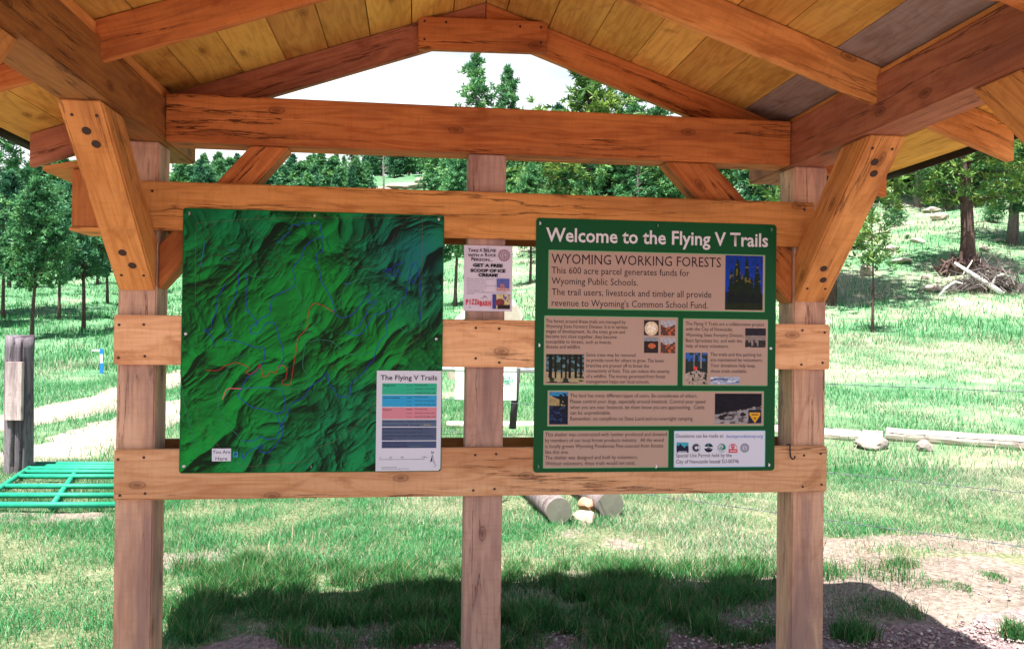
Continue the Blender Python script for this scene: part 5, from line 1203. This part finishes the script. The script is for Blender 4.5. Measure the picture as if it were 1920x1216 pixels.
# left hand young pines
gl = 'young pines on the left meadow'
plant('young', 0, 62, 30, 338, label='young pine with the nearest bare trunk, just above the grey gate post', group=gl)
plant('young', 1, 155, 33, 318, label='young pine with a thick dark trunk right of the nearest pine, near the blue marker', group=gl)
plant('young', 2, 112, 38, 352, label='young pine standing between and behind the two nearest pines', group=gl)
plant('young', 0, 199, 48, 345, label='slim young pine close to the shelter post on the left meadow', group=gl)
plant('young', 1, 5, 38, 322, label='young pine at the left edge of the picture', group=gl)
plant('young', 2, -70, 34, 300, label='young pine just outside the left edge', group=gl)
plant('young', 2, 232, 56, 330, label='young pine half hidden by the left shelter post', group=gl)
plant('big', 1, -55, 40, 60, label='tall dark pine with drooping boughs under the left eave')
plant('tall', 1, 60, 66, 318, label='dense pine behind the young pines, left of the nest box', group='pines behind the left meadow')
plant('tall', 0, 130, 72, 325, label='dense pine behind the young pines, under the nest box', group='pines behind the left meadow')
plant('tall', 1, 15, 60, 300, label='dense pine behind the young pines at the left picture edge', group='pines behind the left meadow')
plant('young', 2, 180, 64, 335, label='bushy pine behind the slim young pine', group='pines behind the left meadow')
# centre
plant('young', 0, 854, 45, 300, label='pine with a thin dark trunk seen between the map and the flyer')
plant('young', 2, 992, 50, 310, label='leafy pine seen between the flyer and the welcome sign')
plant('tall', 0, 886, 75, 100, label='highest pine in the gable opening, its narrow top against the white sky')
plant('tall', 1, 945, 76, 125, label='second pine top in the gable opening, right of the highest one')
plant('tall', 2, 1100, 58, 70, label='broad light green pine at the right side of the gable opening', wscale=1.45)
plant('tall', 0, 1180, 68, 150, label='bluish pine beside the broad light green one, low in the gable opening', wscale=1.5)
plant('tall', 1, 1235, 62, 178, label='dark pine under the right gable rafter')
gc = 'pines above the upper rail'
plant('tall', 2, 1010, 66, 235, label='light green pine just right of the centre post, above the upper rail', group=gc, wscale=1.3)
plant('big', 2, 1085, 62, 215, label='wide yellow green pine above the welcome sign', group=gc)
plant('young', 0, 1150, 56, 262, label='round green pine above the title of the welcome sign', group=gc, wscale=1.4)
plant('young', 2, 1250, 58, 262, label='green pine beside the right sideways brace', group=gc, wscale=1.4)
plant('tall', 0, 860, 84, 225, label='green pine just left of the centre post, above the upper rail', group=gc, wscale=1.2)
plant('tall', 1, 660, 96, 262, label='dark blue green pine right of the sky gap above the map', group=gc)
plant('young', 1, 1425, 64, 270, label='green pine between the right brace and the right post', group=gc, wscale=1.3)
# right hand slope
gr_ = 'pines on the right hand slope'
plant('big', 0, 1812, 36, -60, label='dark trunked pine with an upturned root plate on the right slope', group=gr_, rz=.6)
plant('big', 0, 1548, 31, -260, label='large pine rising behind the right post and brace', group=gr_)
plant('big', 1, 1722, 62, 20, label='pine with a pale grey trunk just right of the right brace', group=gr_, grey=True)
plant('big', 2, 1779, 58, 60, label='pine with a dark slim trunk left of the root plate pine', group=gr_)
plant('big', 2, 1897, 43, 40, label='pine with a pale rough trunk near the right picture edge', group=gr_, grey=True)
plant('big', 0, 1990, 40, 0, label='pine with yellow green boughs reaching in from the right edge', group=gr_)
plant('tall', 0, 1700, 76, 150, label='dense green pine at the back of the right slope, beside the brace', group=gr_, wscale=1.2)
plant('tall', 2, 1760, 80, 140, label='yellow green pine at the back of the right slope', group=gr_, wscale=1.3)
plant('tall', 1, 1850, 74, 120, label='dark pine filling the gap behind the rafter end', group=gr_, wscale=1.3)
plant('tall', 0, 1930, 66, 100, label='dark green pine at the back of the right picture edge', group=gr_, wscale=1.3)
plant('young', 2, 1640, 66, 210, label='pine half hidden behind the right brace', group=gr_, wscale=1.3)
plant('bush', 0, 1665, 60, 362, label='low green shrub at the foot of the right brace pines', cat='shrub', name='shrub')
plant('bush', 1, 1600, 44, 398, label='green shrub on the slope right of the brace foot', cat='shrub', name='shrub')
for x_, d_, t_, lb in ((1700, 45, 440, 'dark low shrub on the slope right of the sapling'), (1860, 50, 385, 'round shrub between the two right hand trunks'), (1675, 52, 392, 'leafy shrub above the shaded stones on the right slope')):
    plant('bush', 1, x_, d_, t_, label=lb, cat='shrub', name='shrub', wscale=1.5)
plant('sapling', 0, 1634, 24.5, 402, label='thin crooked sapling with few leaves on the right slope', cat='sapling', name='sapling')
# dead snags
def snag(x, d, top, label, seed):
    rd = random.Random(seed); g = ground_at(x, d); h = float(at_d(x, top, d)[2])-g.z; bm = bmesh.new()
    tube_bm(bm, [(0, 0, -.2), (.03, 0, h*.4), (-.03, .02, h*.75), (.02, 0, h)], [.15, .12, .08, .02], 8)
    for i in range(26):
        z = h*rd.uniform(.1, .95); a = rd.uniform(0, 6.28); L = rd.uniform(.4, 1.6)*(1.1-z/h*.7); e = Vector((math.cos(a)*L, math.sin(a)*L, z+rd.uniform(-.3, .5)))
        tube_bm(bm, [(0, 0, z), Vector((0, 0, z)).lerp(e, .5)+Vector((0, 0, .08)), e], [.035, .022, .006], 5)
    o = link('dead_tree', bm_to_mesh(bm, 'dead_tree'), None, M_GREYBARK); o.location = g; tag(o, label, 'dead tree')
snag(715, 88, 270, 'bare purple grey dead tree above the map, left of the centre post', 3)
snag(1193, 55, 262, 'bare grey dead tree with tangled twigs above the welcome sign', 9)
# root plate of the leaning pine
def root_plate():
    g = ground_at(1812, 35.3); k = 35.3/FPX; rd = random.Random(4); bm = bmesh.new()
    for i in range(34):
        a = rd.uniform(.3, 2.9); L = rd.uniform(.5, 1.15); c = Vector((math.cos(a)*L*1.15-.2, rd.uniform(-.35, .25), math.sin(a)*L*.9)); b = Vector((rd.uniform(-.2, .2), rd.uniform(-.1, .1), rd.uniform(-.15, .15)))
        e_ = c+Vector((rd.uniform(-.3, .3), 0, -rd.uniform(.1, .5))); tube_bm(bm, [Vector((-.1, 0, .05)), c*.55+b, c, e_], [rd.uniform(.10, .2), .11, .06, .015], 6)
    bmesh.ops.create_icosphere(bm, subdivisions=3, radius=.62, matrix=Matrix.Translation((-.25, .15, .22)) @ Matrix.Diagonal((1.25, .6, .8, 1)))
    for v in bm.verts: v.co += Vector((rd.uniform(-.03, .03), rd.uniform(-.03, .03), rd.uniform(-.03, .03)))
    for sx, ex in ((.2, 2.0), (-.2, -1.3)): tube_bm(bm, [Vector((sx, -.1, .35)), Vector(((sx+ex)/2, -.2, .22)), Vector((ex, -.3, -.02))], [.16, .10, .03], 7)
    o = link('root_plate', bm_to_mesh(bm, 'root_plate'), None, M_BARK); o.location = g; o.rotation_euler = (0, 0, -YAW); tag(o, 'upturned dark root plate at the foot of the right slope pine', 'roots')
root_plate()
# far stand on the hillside: single trees, too small to tell apart
rdF = random.Random(77)
for (xa, xb, n_, da, db, ta, tb) in ((-150, 260, 34, 66, 130, 285, 390), (330, 640, 72, 80, 170, 284, 345), (640, 690, 10, 90, 150, 292, 345), (690, 880, 34, 84, 165, 225, 335),
        (880, 1040, 22, 72, 120, 215, 330), (1040, 1470, 40, 60, 110, 190, 340), (1540, 2050, 66, 62, 120, 140, 345)):
    made = 0; tries = 0
    while made < n_ and tries < 4000:
        tries += 1
        x = xa+(xb-xa)*((made+rdF.random())/n_); d = rdF.uniform(da, db); top = rdF.uniform(ta, tb)
        if 690 < x < 800 and d < 122: continue
        g = ground_at(x, d); h = float(at_d(x, top, d)[2])-g.z
        if not 3.8 < h < 14: continue
        i = rdF.choice((0, 1, 2, 3, 4) if x > 1000 else (0, 1, 2, 3))
        plant('far', i, x, d, h=h, label='small distant pine in the dense stand covering the hillside', group='far pines covering the hillside', wscale=rdF.uniform(1.15, 1.75)); made += 1
for i, (x, d, w_) in enumerate(((705, 108, 3.2), (760, 112, 4.0), (800, 118, 3.0))):
    g = ground_at(x, d); o = link('rock_outcrop', rock_mesh('rock_outcrop', w_*.8, w_*.5, .8, 60+i), None, M_ROCK); o.location = g; tag(o, ('tan rock ledge on the hillside left of the bare dead tree', 'wide tan rock ledge on the hillside right of the bare dead tree', 'tan rock ledge on the hillside next to the centre post')[i], 'rock ledge')
